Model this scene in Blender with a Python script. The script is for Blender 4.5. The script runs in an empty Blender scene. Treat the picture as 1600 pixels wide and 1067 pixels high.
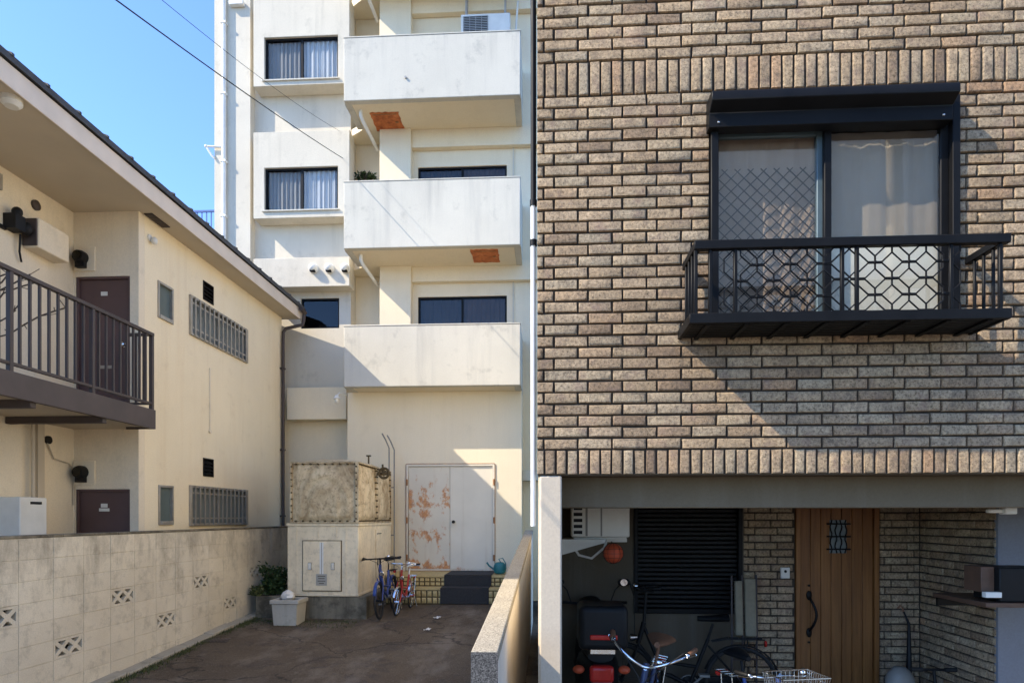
import bpy, bmesh, math, random
from mathutils import Vector, Matrix
random.seed(7)
R = math.radians
scene = bpy.context.scene
COL = scene.collection

# ------------------------------------------------------------------ camera geometry
CAMZ, F, YAW = 2.3, 1000.0, math.atan(55/1000.0)
CY, SY = math.cos(YAW), math.sin(YAW)
HOR = 807.0
def X(px, Y):
    u = (px-800)/F
    return Y/(CY+u*SY)*(-SY+u*CY)
def Z(px, py, Y):
    u = (px-800)/F
    return CAMZ + Y/(CY+u*SY)*(HOR-py)/F
def P(px, py, Y): return Vector((X(px, Y), Y, Z(px, py, Y)))
def Q(px, py, Xw):                       # point on a plane X = const
    u = (px-800)/F
    t = Xw/(-SY+u*CY)
    return Vector((Xw, t*(CY+u*SY), CAMZ+t*(HOR-py)/F))
def alley_z(Y): return 0.30 if Y < 2.64 else 0.524+0.053*(Y-6.87)

# ------------------------------------------------------------------ mesh builder
class MB:
    def __init__(s): s.v=[]; s.f=[]; s.m=[]; s.t=[]; s.cur=0; s.tint=0.5
    def add(s, vs, fs):
        o=len(s.v); s.v += [tuple(p) for p in vs]
        for f in fs:
            s.f.append([o+i for i in f]); s.m.append(s.cur); s.t.append(s.tint)
        return s
    def box(s, x0,x1,y0,y1,z0,z1):
        if x0>x1: x0,x1=x1,x0
        if y0>y1: y0,y1=y1,y0
        if z0>z1: z0,z1=z1,z0
        v=[(x0,y0,z0),(x1,y0,z0),(x1,y1,z0),(x0,y1,z0),(x0,y0,z1),(x1,y0,z1),(x1,y1,z1),(x0,y1,z1)]
        return s.add(v,[(0,3,2,1),(4,5,6,7),(0,1,5,4),(1,2,6,5),(2,3,7,6),(3,0,4,7)])
    def obox(s, c, ax, ay, az):          # oriented box: centre and three half axes
        c,ax,ay,az=map(Vector,(c,ax,ay,az))
        v=[c+a*ax+b*ay+d*az for d in(-1,1) for b in(-1,1) for a in(-1,1)]
        return s.add(v,[(0,2,3,1),(4,5,7,6),(0,1,5,4),(1,3,7,5),(3,2,6,7),(2,0,4,6)])
    def prism(s, pts, d):
        pts=[Vector(p) for p in pts]; d=Vector(d); n=len(pts)
        fs=[tuple(range(n))[::-1], tuple(range(n,2*n))]
        fs+=[(i,(i+1)%n,n+(i+1)%n,n+i) for i in range(n)]
        return s.add(pts+[p+d for p in pts], fs)
    def ring(s, c, n, r, k, up=None):
        n=Vector(n).normalized()
        a=n.orthogonal().normalized() if up is None else Vector(up)
        a=(a-n*a.dot(n)).normalized(); b=n.cross(a)
        return [Vector(c)+a*r*math.cos(2*math.pi*i/k)+b*r*math.sin(2*math.pi*i/k) for i in range(k)]
    def cyl(s, p, q, r, r2=None, k=12):
        p,q=Vector(p),Vector(q); r2=r if r2 is None else r2
        d=q-p; up=d.normalized().orthogonal()
        a=s.ring(p,d,r,k,up); b=s.ring(q,d,r2,k,up)
        return s.add(a+b,[tuple(range(k))[::-1],tuple(range(k,2*k))]+[(i,(i+1)%k,k+(i+1)%k,k+i) for i in range(k)])
    def tube(s, pts, r, k=8, closed=False, rad=None):
        pts=[Vector(p) for p in pts]; n=len(pts); vs=[]; up=None
        for i,p in enumerate(pts):
            if closed: d=pts[(i+1)%n]-pts[i-1]
            else: d=pts[min(i+1,n-1)]-pts[max(i-1,0)]
            d=d.normalized()
            if up is None: up=d.orthogonal().normalized()
            up=(up-d*up.dot(d))
            up=up.normalized() if up.length>1e-6 else d.orthogonal().normalized()
            vs+=s.ring(p,d,(rad[i] if rad else r),k,up)
        fs=[]
        for i in range(n if closed else n-1):
            j=(i+1)%n
            fs+=[(i*k+a,i*k+(a+1)%k,j*k+(a+1)%k,j*k+a) for a in range(k)]
        if not closed: fs+=[tuple(range(k))[::-1],tuple(range((n-1)*k,n*k))]
        return s.add(vs,fs)
    def lathe(s, c, axis, prof, k=20):   # prof: (along axis, radius)
        c,axis=Vector(c),Vector(axis).normalized(); up=axis.orthogonal(); vs=[]
        for h,r in prof: vs+=s.ring(c+axis*h,axis,max(r,1e-4),k,up)
        n=len(prof)
        fs=[(i*k+a,i*k+(a+1)%k,(i+1)*k+(a+1)%k,(i+1)*k+a) for i in range(n-1) for a in range(k)]
        fs+=[tuple(range(k))[::-1],tuple(range((n-1)*k,n*k))]
        return s.add(vs,fs)
    def torus(s, c, n, R_, r, k=32, j=8):
        return s.tube(s.ring(c,n,R_,k),r,j,closed=True)
    def loft(s, rings):                  # rings of equal length, closed
        k=len(rings[0]); vs=[p for r in rings for p in r]; n=len(rings)
        fs=[(i*k+a,i*k+(a+1)%k,(i+1)*k+(a+1)%k,(i+1)*k+a) for i in range(n-1) for a in range(k)]
        fs+=[tuple(range(k))[::-1],tuple(range((n-1)*k,n*k))]
        return s.add(vs,fs)
    def blob(s, c, rx, ry, rz, k=16, n=10, jit=0):
        rings=[]
        for i in range(n+1):
            a=math.pi*i/n; rr=max(math.sin(a),.01)
            rings.append([Vector((c[0]+rx*rr*math.cos(2*math.pi*j/k)*(1+random.uniform(-jit,jit)),
                c[1]+ry*rr*math.sin(2*math.pi*j/k)*(1+random.uniform(-jit,jit)), c[2]-rz*math.cos(a)*(1+random.uniform(-jit,jit)))) for j in range(k)])
        return s.loft(rings)
    def wall(s, axis, p0, p1, u0, u1, z0, z1, holes=()):   # p0 = seen face, p1 = back face
        us=sorted({u0,u1}|{min(max(h[i],u0),u1) for h in holes for i in(0,1)})
        zs=sorted({z0,z1}|{min(max(h[i],z0),z1) for h in holes for i in(2,3)})
        def solid(i,j):
            if i<0 or j<0 or i>=len(us)-1 or j>=len(zs)-1: return False
            a=(us[i]+us[i+1])/2; b=(zs[j]+zs[j+1])/2
            return not any(h[0]<a<h[1] and h[2]<b<h[3] for h in holes)
        W=(lambda u,p,z:(u,p,z)) if axis=='y' else (lambda u,p,z:(p,u,z))
        for i in range(len(us)-1):
            for j in range(len(zs)-1):
                if not solid(i,j): continue
                a,b,c,d=us[i],us[i+1],zs[j],zs[j+1]
                s.add([W(a,p0,c),W(b,p0,c),W(b,p0,d),W(a,p0,d)],[(0,1,2,3)])
                s.add([W(a,p1,c),W(b,p1,c),W(b,p1,d),W(a,p1,d)],[(3,2,1,0)])
                for di,dj,e in((-1,0,[(a,c),(a,d)]),(1,0,[(b,c),(b,d)]),(0,-1,[(a,c),(b,c)]),(0,1,[(a,d),(b,d)])):
                    if not solid(i+di,j+dj):
                        (q,w),(q2,w2)=e
                        s.add([W(q,p0,w),W(q2,p0,w2),W(q2,p1,w2),W(q,p1,w)],[(0,1,2,3)])
        return s
    def build(s, name, mats, parent=None, bevel=0, weld=True, smooth=38, loc=None, segs=1):
        me=bpy.data.meshes.new(name)
        if not isinstance(mats,(list,tuple)): mats=[mats]
        off=Vector((0,0,0))
        if parent is not None: off=WORLD[parent.name]
        elif loc is not None: off=Vector(loc)
        me.from_pydata([tuple(Vector(p)-off) for p in s.v],[],s.f)
        for m in mats: me.materials.append(m)
        me.polygons.foreach_set('material_index',s.m)
        if len(set(s.t))>1:
            at=me.attributes.new('tint','FLOAT','FACE'); at.data.foreach_set('value',s.t)
        bm=bmesh.new(); bm.from_mesh(me)
        if weld: bmesh.ops.remove_doubles(bm,verts=bm.verts,dist=1e-5)
        bmesh.ops.recalc_face_normals(bm,faces=bm.faces)
        bm.to_mesh(me); bm.free()
        me.polygons.foreach_set('use_smooth',[True]*len(me.polygons))
        me.set_sharp_from_angle(angle=R(smooth))
        o=bpy.data.objects.new(name,me); COL.objects.link(o)
        if parent is not None:
            o.parent=parent
        elif loc is not None: o.location=loc
        WORLD[o.name]=off if parent is not None else Vector(loc or (0,0,0))
        if bevel:
            b=o.modifiers.new('bevel','BEVEL'); b.width=bevel; b.segments=segs; b.limit_method='ANGLE'; b.angle_limit=R(40)
            b.harden_normals=False
        return o
WORLD={}
def tag(o, label=None, cat=None, group=None, kind=None):
    if label: o['label']=label
    if cat: o['category']=cat
    if group: o['group']=group
    if kind: o['kind']=kind
    return o
def empty(name, loc, label, cat, group=None):
    o=bpy.data.objects.new(name,None); COL.objects.link(o); o.location=loc; o.empty_display_size=.2
    WORLD[o.name]=Vector(loc)
    return tag(o,label,cat,group)
def copy_tree(o, parent=None):
    c=o.copy(); COL.objects.link(c)
    if parent is not None: c.parent=parent
    WORLD[c.name]=WORLD[o.name].copy()
    for ch in list(o.children): copy_tree(ch,c)
    return c

# ------------------------------------------------------------------ materials
class NT:
    def __init__(s, name):
        s.m=bpy.data.materials.new(name); s.m.use_nodes=True
        s.t=s.m.node_tree; s.n=s.t.nodes; s.b=s.n['Principled BSDF']
        s.tc=s.n.new('ShaderNodeTexCoord')
    def link(s,a,b): s.t.links.new(a,b)
    def noise(s, scale=5, detail=4, rough=.55, stretch=None, coord='Object', dist=0):
        n=s.n.new('ShaderNodeTexNoise'); n.inputs['Scale'].default_value=scale
        n.inputs['Detail'].default_value=detail; n.inputs['Roughness'].default_value=rough; n.inputs['Distortion'].default_value=dist
        src=s.tc.outputs[coord]
        if stretch:
            mp=s.n.new('ShaderNodeMapping'); mp.inputs['Scale'].default_value=stretch
            s.link(src,mp.inputs['Vector']); src=mp.outputs['Vector']
        s.link(src,n.inputs['Vector']); return n.outputs['Fac']
    def ramp(s, fac, stops):
        r=s.n.new('ShaderNodeValToRGB'); e=r.color_ramp.elements
        while len(e)<len(stops): e.new(.5)
        for k,(p,c) in zip(e,stops):
            k.position=p; k.color=(*c,1) if not isinstance(c,(int,float)) else (c,c,c,1)
        s.link(fac,r.inputs['Fac']); return r.outputs['Color']
    def mix(s, fac, a, b, mode='MIX'):
        n=s.n.new('ShaderNodeMix'); n.data_type='RGBA'; n.blend_type=mode
        for k,v in((0,fac),(6,a),(7,b)):
            sock=n.inputs[k]
            if hasattr(v,'links'): s.link(v,sock)
            elif isinstance(v,(int,float)): sock.default_value=v if k==0 else (v,v,v,1)
            else: sock.default_value=(*v,1)
        return n.outputs[2]
    def math(s, op, a, b=0, clamp=False):
        n=s.n.new('ShaderNodeMath'); n.operation=op; n.use_clamp=clamp
        for i,v in enumerate((a,b)):
            if hasattr(v,'links'): s.link(v,n.inputs[i])
            else: n.inputs[i].default_value=v
        return n.outputs[0]
    def xyz(s, coord='Object'):
        n=s.n.new('ShaderNodeSeparateXYZ'); s.link(s.tc.outputs[coord],n.inputs[0]); return n.outputs
    def bump(s, h, strength=.3, dist=.01):
        b=s.n.new('ShaderNodeBump'); b.inputs['Strength'].default_value=strength; b.inputs['Distance'].default_value=dist
        s.link(h,b.inputs['Height']); s.link(b.outputs[0],s.b.inputs['Normal'])
    def fin(s, col, rough=.6, metal=0, spec=.5):
        if hasattr(col,'links'): s.link(col,s.b.inputs['Base Color'])
        else: s.b.inputs['Base Color'].default_value=(*col,1)
        if hasattr(rough,'links'): s.link(rough,s.b.inputs['Roughness'])
        else: s.b.inputs['Roughness'].default_value=rough
        s.b.inputs['Metallic'].default_value=metal; s.b.inputs['Specular IOR Level'].default_value=spec
        return s.m
def sc(c,k): return tuple(min(1,x*k) for x in c)
def plain(name, c, rough=.5, metal=0, var=.18, scale=9, bump=0, bs=120, spec=.4):
    t=NT(name); n=t.noise(scale,5)
    col=t.ramp(n,[(.3,sc(c,1-var)),(.7,sc(c,1+var*.6))])
    rg=t.math('MULTIPLY_ADD',n,.25); t.n[-1].inputs[2].default_value=max(rough-.12,0)
    if bump: t.bump(t.noise(bs,3),bump,.004)
    return t.fin(col,rg,metal,spec)
def plaster(name, c, dirt=(.30,.27,.21), amt=.5, streak=.5, bump=.25, bs=90, patch=.08, thr=.52, bt=.56):
    t=NT(name)
    big=t.noise(.9,5,.6); col=t.ramp(big,[(.3,sc(c,1-patch)),(.7,sc(c,1+patch*.5))])
    st=t.noise(1,6,.62,(5,5,.35)); mask=t.ramp(st,[(thr,0.0),(thr+.26,1.0)])
    col=t.mix(t.math('MULTIPLY',mask,streak),col,sc(dirt,1.5))
    bl=t.noise(2.6,8,.72); mk=t.ramp(bl,[(bt,0.0),(bt+.18,1.0)])
    col=t.mix(t.math('MULTIPLY',mk,amt),col,dirt)
    gz=t.xyz('Generated'); rn=t.noise(1,7,.68,(4.5,4.5,.22),dist=.25); rm=t.math('MULTIPLY',t.ramp(rn,[(.54,0.0),(.74,1.0)]),t.ramp(gz[2],[(.25,0.0),(1,1.0)]))
    col=t.mix(t.math('MULTIPLY',rm,streak*.9,True),col,sc(dirt,1.1))
    fine=t.noise(60,4,.7); col=t.mix(.25,col,t.ramp(fine,[(.3,.45),(.7,1.0)]),'MULTIPLY')
    t.bump(t.noise(bs,4,.65),bump,.006)
    return t.fin(col,.85,0,.25)

M={}
M['cream']=plaster('cream_render',(.88,.755,.535),(.50,.38,.23),.28,.34,.30,70,.06)
M['cream2']=plaster('corridor_render',(.80,.69,.52),(.3,.26,.2),.25,.22,.22,110,.06)
M['white']=plaster('white_stucco',(.68,.62,.505),(.33,.30,.24),.40,.50,.35,60,.08)
M['white2']=plaster('balcony_stucco',(.62,.585,.495),(.28,.27,.24),.55,.55,.5,50,.09)
M['lowwhite']=plaster('ground_floor_render',(.85,.735,.535),(.42,.34,.22),.14,.16,.25,80,.05)
M['soffit']=plain('soffit_board',(.50,.425,.32),.8,0,.06,2)
M['fascia']=plain('fascia_paint',(.66,.56,.45),.6,0,.1,3,.1,60)
M['concrete']=plaster('stained_concrete',(.28,.24,.17),(.06,.052,.036),.85,.7,.5,70,.3,.40,.45)
M['kerb']=plaster('kerb_concrete',(.42,.37,.28),(.13,.12,.08),.8,.5,.5,60,.15)
M['block']=None
M['darkmetal']=plain('black_painted_metal',(.0055,.0055,.006),.5,0,.3,6,.05,60,.18)
M['brownmetal']=plain('brown_painted_metal',(.055,.040,.036),.5,0,.25,5,.1,80)
M['slab']=plain('brown_slab_edge',(.075,.058,.054),.6,0,.25,4,.1,60)
M['alu']=plain('dull_aluminium',(.40,.37,.32),.45,.6,.15,8)
M['steel']=plain('bright_steel',(.62,.62,.62),.25,1,.1,10)
M['chrome']=plain('chrome',(.75,.75,.76),.12,1,.05,10)
M['doorbrown']=plain('maroon_door_paint',(.10,.058,.055),.5,0,.12,3)
M['frp']=None
M['rubber']=plain('black_rubber',(.018,.018,.018),.75,0,.2,20)
M['blackpl']=plain('black_plastic',(.010,.010,.0105),.5,0,.25,10,0,120,.2)
M['greypl']=plain('grey_plastic',(.22,.21,.19),.5,0,.12,6)
M['whitepl']=plain('off_white_plastic',(.70,.68,.62),.45,0,.1,5,.05,40)
M['whitepaint']=plain('white_pipe_paint',(.78,.76,.70),.45,0,.1,5)
M['red']=plain('red_paint',(.42,.03,.022),.35,0,.2,8)
M['redorange']=plain('orange_rubber',(.55,.085,.03),.55,0,.2,7,.1,70)
M['blue']=plain('blue_paint',(.03,.06,.22),.3,0,.2,8)
M['navy']=plain('navy_paint',(.03,.04,.09),.35,0,.2,8)
M['brownleather']=plain('brown_grip',(.20,.09,.045),.6,0,.2,15)
M['greyfabric']=plain('grey_fabric',(.23,.20,.14),.9,0,.15,20,.2,300)
M['rust']=None
M['teal']=plain('teal_plastic',(.02,.16,.17),.4,0,.2,8)
M['mat']=plain('dark_door_mat',(.035,.033,.032),.95,0,.3,40,.4,300)
M['paper']=plain('crumpled_paper',(.72,.70,.66),.8,0,.15,20)
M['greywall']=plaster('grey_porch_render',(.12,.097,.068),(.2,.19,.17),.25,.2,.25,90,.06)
M['greenleaf']=None
M['sash']=plain('teal_grey_sash',(.10,.14,.155),.4,.3,.15,8)
M['bluerail']=plain('blue_painted_rail',(.05,.12,.35),.5,0,.15,8)
M['planter']=plaster('grey_planter',(.50,.465,.39),(.2,.18,.14),.5,.5,.3,70,.15)
M['curtain']=plain('white_curtain',(.50,.52,.55),.9,0,.08,3)
M['curtain_dark']=plain('grey_curtain',(.24,.24,.245),.9,0,.1,3)
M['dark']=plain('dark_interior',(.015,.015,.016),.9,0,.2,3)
M['soil']=plain('dark_soil',(.045,.036,.025),.95,0,.4,20,.6,60)
M['roof']=plain('dark_slate_roofing',(.055,.056,.06),.7,0,.3,8,.2,40)

def m_block():
    t=NT('painted_concrete_block'); g=t.xyz()
    n=t.noise(1.3,6,.65); col=t.ramp(n,[(.3,(.70,.61,.46)),(.7,(.83,.74,.575))])
    tn=t.n.new('ShaderNodeAttribute'); tn.attribute_name='tint'
    col=t.mix(.35,col,t.ramp(tn.outputs['Fac'],[(0,.75),(1,1.0)]),'MULTIPLY')
    st=t.noise(1,8,.72,(3,3,1.3)); hgt=t.math('MULTIPLY_ADD',g[2],.9); t.n[-1].inputs[2].default_value=-.95
    top=t.math('ADD',st,t.math('MULTIPLY',t.math('SUBTRACT',g[2],.55),.20))
    mk=t.ramp(top,[(.66,0.0),(.92,1.0)])
    col=t.mix(t.math('MULTIPLY',mk,.70),col,(.20,.17,.125))
    b2=t.noise(4,9,.75); mk2=t.ramp(b2,[(.51,0.0),(.70,1.0)]); col=t.mix(t.math('MULTIPLY',mk2,.6),col,(.30,.26,.195))
    col=t.mix(.35,col,t.ramp(t.noise(90,4,.7),[(.3,.4),(.7,1.0)]),'MULTIPLY')
    t.bump(t.noise(110,4,.7),.5,.006)
    return t.fin(col,.9,0,.2)
M['block']=m_block()

def m_brick():
    t=NT('tan_brick')
    tn=t.n.new('ShaderNodeAttribute'); tn.attribute_name='tint'
    base=t.ramp(tn.outputs['Fac'],[(0,(.34,.235,.15)),(.10,(.44,.315,.20)),(.4,(.51,.375,.235)),(.62,(.56,.415,.27)),(.8,(.49,.385,.26)),(.92,(.59,.45,.29)),(1,(.53,.33,.19))])
    wt=t.noise(1,6,.65,(2.2,2.2,.5)); base=t.mix(.55,base,t.ramp(wt,[(.35,.55),(.62,1.0)]),'MULTIPLY')
    sp=t.noise(52,6,.85); base=t.mix(.9,base,t.ramp(sp,[(.36,.15),(.49,.8),(.62,1.15)]),'MULTIPLY')
    cl=t.noise(11,6,.7); base=t.mix(t.math('MULTIPLY',t.ramp(cl,[(.48,0.0),(.66,1.0)]),.62),base,(.12,.095,.075))
    pk=t.noise(5.5,4,.6); base=t.mix(t.math('MULTIPLY',t.ramp(pk,[(.55,0.0),(.75,1.0)]),.35),base,(.46,.29,.22))
    t.bump(t.math('ADD',t.noise(110,5,.8),t.math('MULTIPLY',t.noise(30,4),1.1)),1.0,.009)
    return t.fin(base,.88,0,.2)
M['brick']=m_brick()
M['mortar']=plain('dark_mortar',(.05,.038,.028),.95,0,.25,30,.4,200)

def m_frp(name, c, dirt, amt):
    t=NT(name); col=t.ramp(t.noise(2,5),[(.3,sc(c,.85)),(.7,c)])
    st=t.noise(1,7,.7,(3,3,1.1),dist=1.2); col=t.mix(t.math('MULTIPLY',t.ramp(st,[(.42,0.0),(.68,1.0)]),amt),col,dirt)
    b=t.noise(14,8,.75); col=t.mix(t.math('MULTIPLY',t.ramp(b,[(.5,0.0),(.66,1.0)]),amt*.8),col,sc(dirt,.45))
    t.bump(t.noise(40,4),.25,.006); return t.fin(col,.6,0,.35)
M['frp']=m_frp('weathered_tank_panel',(.70,.56,.345),(.24,.145,.055),.85)
M['frp2']=m_frp('tank_housing_panel',(.85,.71,.48),(.38,.29,.17),.35)
def m_rust(name, c, lo, hi):
    t=NT(name); g=t.xyz()
    col=t.ramp(t.noise(1.5,5),[(.3,sc(c,.88)),(.7,c)])
    n=t.noise(4.2,9,.72,(1,1,.7),dist=.15)
    h=t.ramp(t.math('MULTIPLY',t.math('SUBTRACT',g[2],.55),.485),[(0,1.0),(.14,.30),(.45,.45),(.72,.5),(1,.05)])
    hn=t.n[-1]
    v=t.math('ADD',n,t.math('MULTIPLY',t.math('SUBTRACT',h,.5),.25))
    mk=t.ramp(v,[(lo,0.0),(hi,1.0)])
    rc=t.ramp(t.noise(22,6,.7),[(.3,(.24,.06,.006)),(.55,(.56,.185,.012)),(.8,(.62,.33,.10))])
    col=t.mix(t.math('MULTIPLY',mk,.8),col,rc)
    st=t.noise(1,5,.6,(9,9,.5)); col=t.mix(t.math('MULTIPLY',t.ramp(st,[(.58,0.0),(.8,1.0)]),.35),col,(.45,.33,.2))
    t.bump(n,.2,.004)
    return t.fin(col,.6,0,.35)
M['rustdoor']=m_rust('rusty_white_door',(.70,.63,.50),.50,.575)
M['whitedoor']=m_rust('white_door_paint',(.74,.67,.54),.66,.80)
def m_hatch():
    t=NT('rusty_orange_hatch'); col=t.ramp(t.noise(9,7,.7),[(.3,(.26,.06,.018)),(.55,(.55,.16,.04)),(.85,(.66,.34,.16))])
    t.bump(t.noise(30,5),.4,.005); return t.fin(col,.8)
M['hatch']=m_hatch()
def m_wood():
    t=NT('oak_door_boards'); g=t.xyz()
    gr=t.noise(1,9,.65,(28,28,1.3),dist=.8); col=t.ramp(gr,[(.25,(.12,.043,.012)),(.5,(.22,.088,.024)),(.78,(.32,.145,.042))])
    big=t.noise(2,4,.5,(3,3,.6)); col=t.mix(.5,col,t.ramp(big,[(.3,.6),(.7,1.0)]),'MULTIPLY')
    t.bump(gr,.25,.003); return t.fin(col,.45,0,.4)
M['wood']=m_wood()
def m_asphalt():
    t=NT('worn_asphalt'); col=t.ramp(t.noise(.8,7,.65),[(.3,(.096,.066,.040)),(.7,(.19,.138,.088))])
    col=t.mix(.6,col,t.ramp(t.noise(190,3,.8),[(.3,.35),(.7,1.0)]),'MULTIPLY')
    pt=t.noise(2.2,8,.7,dist=.5); col=t.mix(t.math('MULTIPLY',t.ramp(pt,[(.55,0.0),(.62,1.0)]),.5),col,(.05,.042,.04))
    lt=t.noise(1.3,8,.7,(1,.5,1)); col=t.mix(t.math('MULTIPLY',t.ramp(lt,[(.50,0.0),(.64,1.0)]),.7),col,(.25,.20,.15))
    vo=t.n.new('ShaderNodeTexVoronoi'); vo.feature='DISTANCE_TO_EDGE'; vo.inputs['Scale'].default_value=.55
    mp=t.n.new('ShaderNodeVectorMath'); mp.operation='ADD'; nz=t.n.new('ShaderNodeTexNoise'); nz.inputs['Scale'].default_value=2.2; nz.inputs['Detail'].default_value=6
    t.link(t.tc.outputs['Object'],nz.inputs['Vector']); sv=t.n.new('ShaderNodeVectorMath'); sv.operation='SCALE'; sv.inputs['Scale'].default_value=.7; t.link(nz.outputs['Color'],sv.inputs[0])
    t.link(t.tc.outputs['Object'],mp.inputs[0]); t.link(sv.outputs[0],mp.inputs[1]); t.link(mp.outputs[0],vo.inputs['Vector'])
    ck=t.ramp(vo.outputs['Distance'],[(.004,1.0),(.012,0.0)]); col=t.mix(t.math('MULTIPLY',ck,.65),col,(.02,.017,.014))
    ag=t.noise(75,3,.9); col=t.mix(t.math('MULTIPLY',t.ramp(ag,[(.56,0.0),(.66,1.0)]),.55),col,(.34,.29,.225)); col=t.mix(t.math('MULTIPLY',t.ramp(ag,[(.36,1.0),(.45,0.0)]),.55),col,(.035,.03,.025))
    t.bump(t.noise(170,4,.75),.9,.010); return t.fin(col,.9,0,.25)
M['asphalt']=m_asphalt()
M['street']=plain('pale_bounce_street',(.24,.205,.155),.9,0,.15,2,.4,80)  # kept pale so the unseen street throws sunlight back
def m_granite():
    t=NT('speckled_coping'); col=t.ramp(t.noise(85,3,.85),[(.36,(.14,.12,.09)),(.5,(.36,.315,.24)),(.66,(.52,.455,.35))])
    b=t.noise(3,7,.7); col=t.mix(t.math('MULTIPLY',t.ramp(b,[(.5,0.0),(.7,1.0)]),.5),col,(.20,.18,.15))
    t.bump(t.noise(90,3,.8),.5,.005); return t.fin(col,.9,0,.2)
M['granite']=m_granite()
def m_spray():
    t=NT('white_roughcast'); col=t.ramp(t.noise(3,4),[(.3,(.58,.54,.46)),(.7,(.66,.62,.54))])
    t.bump(t.noise(140,3,.8),.8,.006); return t.fin(col,.9,0,.2)
M['roughcast']=m_spray()
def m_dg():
    t=NT('shaded_speckled_granite'); col=t.ramp(t.noise(110,3,.85),[(.36,(.02,.02,.02)),(.5,(.075,.072,.07)),(.68,(.19,.185,.175))]); return t.fin(col,.9,0,.2)
M['shadegranite']=m_dg()  # speckled granite, its colour darkened to stand for shade
M['pillar']=plaster('pillar_paint',(.54,.46,.355),(.4,.36,.3),.1,.1,.2,100,.04)
M['wallpink']=plaster('pinkish_wall_render',(.84,.75,.63),(.3,.25,.2),.2,.25,.25,90,.06)
def m_steptile():
    t=NT('yellow_step_tile'); col=t.ramp(t.noise(30,5,.7),[(.3,(.36,.25,.09)),(.7,(.62,.47,.21))])
    t.bump(t.noise(60,3),.3,.003); return t.fin(col,.55,0,.4)
M['steptile']=m_steptile()
M['stepjoint']=plain('step_joint',(.09,.065,.03),.9,0,.3,20)
def m_glass(name, tint, refl=.9, dens=.25, rough=.02):
    t=NT(name); n=t.n; n.remove(t.b)
    tr=n.new('ShaderNodeBsdfTransparent'); tr.inputs[0].default_value=(*tint,1)
    gl=n.new('ShaderNodeBsdfGlossy'); gl.inputs['Roughness'].default_value=rough; gl.inputs[0].default_value=(refl,refl,refl,1)
    fr=n.new('ShaderNodeFresnel'); fr.inputs[0].default_value=1.5
    mp=n.new('ShaderNodeMath'); mp.operation='ADD'; mp.inputs[1].default_value=dens; ge=n.new('ShaderNodeNewGeometry'); t.link(fr.outputs[0],mp.inputs[0])
    mx=n.new('ShaderNodeMixShader'); ff=t.math('MULTIPLY',mp.outputs[0],t.math('SUBTRACT',1.0,ge.outputs['Backfacing']),True); t.link(ff,mx.inputs[0]); t.link(tr.outputs[0],mx.inputs[1]); t.link(gl.outputs[0],mx.inputs[2])
    nz=t.noise(1.7,2); b=n.new('ShaderNodeBump'); b.inputs['Strength'].default_value=.05; b.inputs['Distance'].default_value=.01
    t.link(nz,b.inputs['Height']); t.link(b.outputs[0],gl.inputs['Normal'])
    t.link(mx.outputs[0],n['Material Output'].inputs['Surface']); return t.m
M['glass']=m_glass('window_glass',(.95,.96,.96),.6,-.02)
M['glassdark']=m_glass('dim_window_glass',(.6,.6,.62),.8,.0)
M['glassrefl']=m_glass('mirroring_glass',(.92,.91,.88),.95,.10)
M['porchfloor']=plain('dark_porch_tile',(.04,.034,.028),.7,0,.2,4)
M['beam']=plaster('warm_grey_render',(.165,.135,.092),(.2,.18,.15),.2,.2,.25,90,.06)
M['rustedge']=plain('rusty_edge_strip',(.34,.17,.075),.85,0,.4,14,.3,60)
M['frost']=plain('frosted_teal_glass',(.10,.13,.125),.35,0,.15,3,.1,200)
M['frostblue']=plain('frosted_grey_glass',(.16,.185,.19),.3,0,.15,3,.1,200)
def m_leaf(name, a, b):
    t=NT(name); col=t.ramp(t.noise(8,3),[(.3,a),(.7,b)]); t.b.inputs['Subsurface Weight'].default_value=0
    return t.fin(col,.6,0,.3)
M['leaf']=m_leaf('dark_leaf',(.018,.035,.010),(.05,.085,.022))
M['moss']=m_leaf('mossy_grass',(.045,.058,.018),(.11,.12,.04))
M['twig']=plain('dry_twig',(.07,.05,.035),.9)
M['blindwhite']=plain('pale_roller_blind',(.80,.78,.70),.9,0,.08,3)
M['blindgrey']=plain('taupe_lining',(.33,.29,.25),.9,0,.10,3)
def m_frostedwire():
    t=NT('wired_glass_backing'); col=t.ramp(t.noise(2.5,4),[(.3,(.32,.24,.19)),(.7,(.43,.34,.28))]); return t.fin(col,.7)
M['wiredback']=m_frostedwire()
M['redlens']=plain('red_lens',(.50,.02,.015),.2,0,.15,20)
M['greyblue']=plaster('blue_grey_panel',(.20,.215,.25),(.12,.12,.14),.2,.2,.1,90,.05)
M['darkwood']=plain('dark_wood_board',(.10,.055,.035),.5,0,.25,12)

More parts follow.
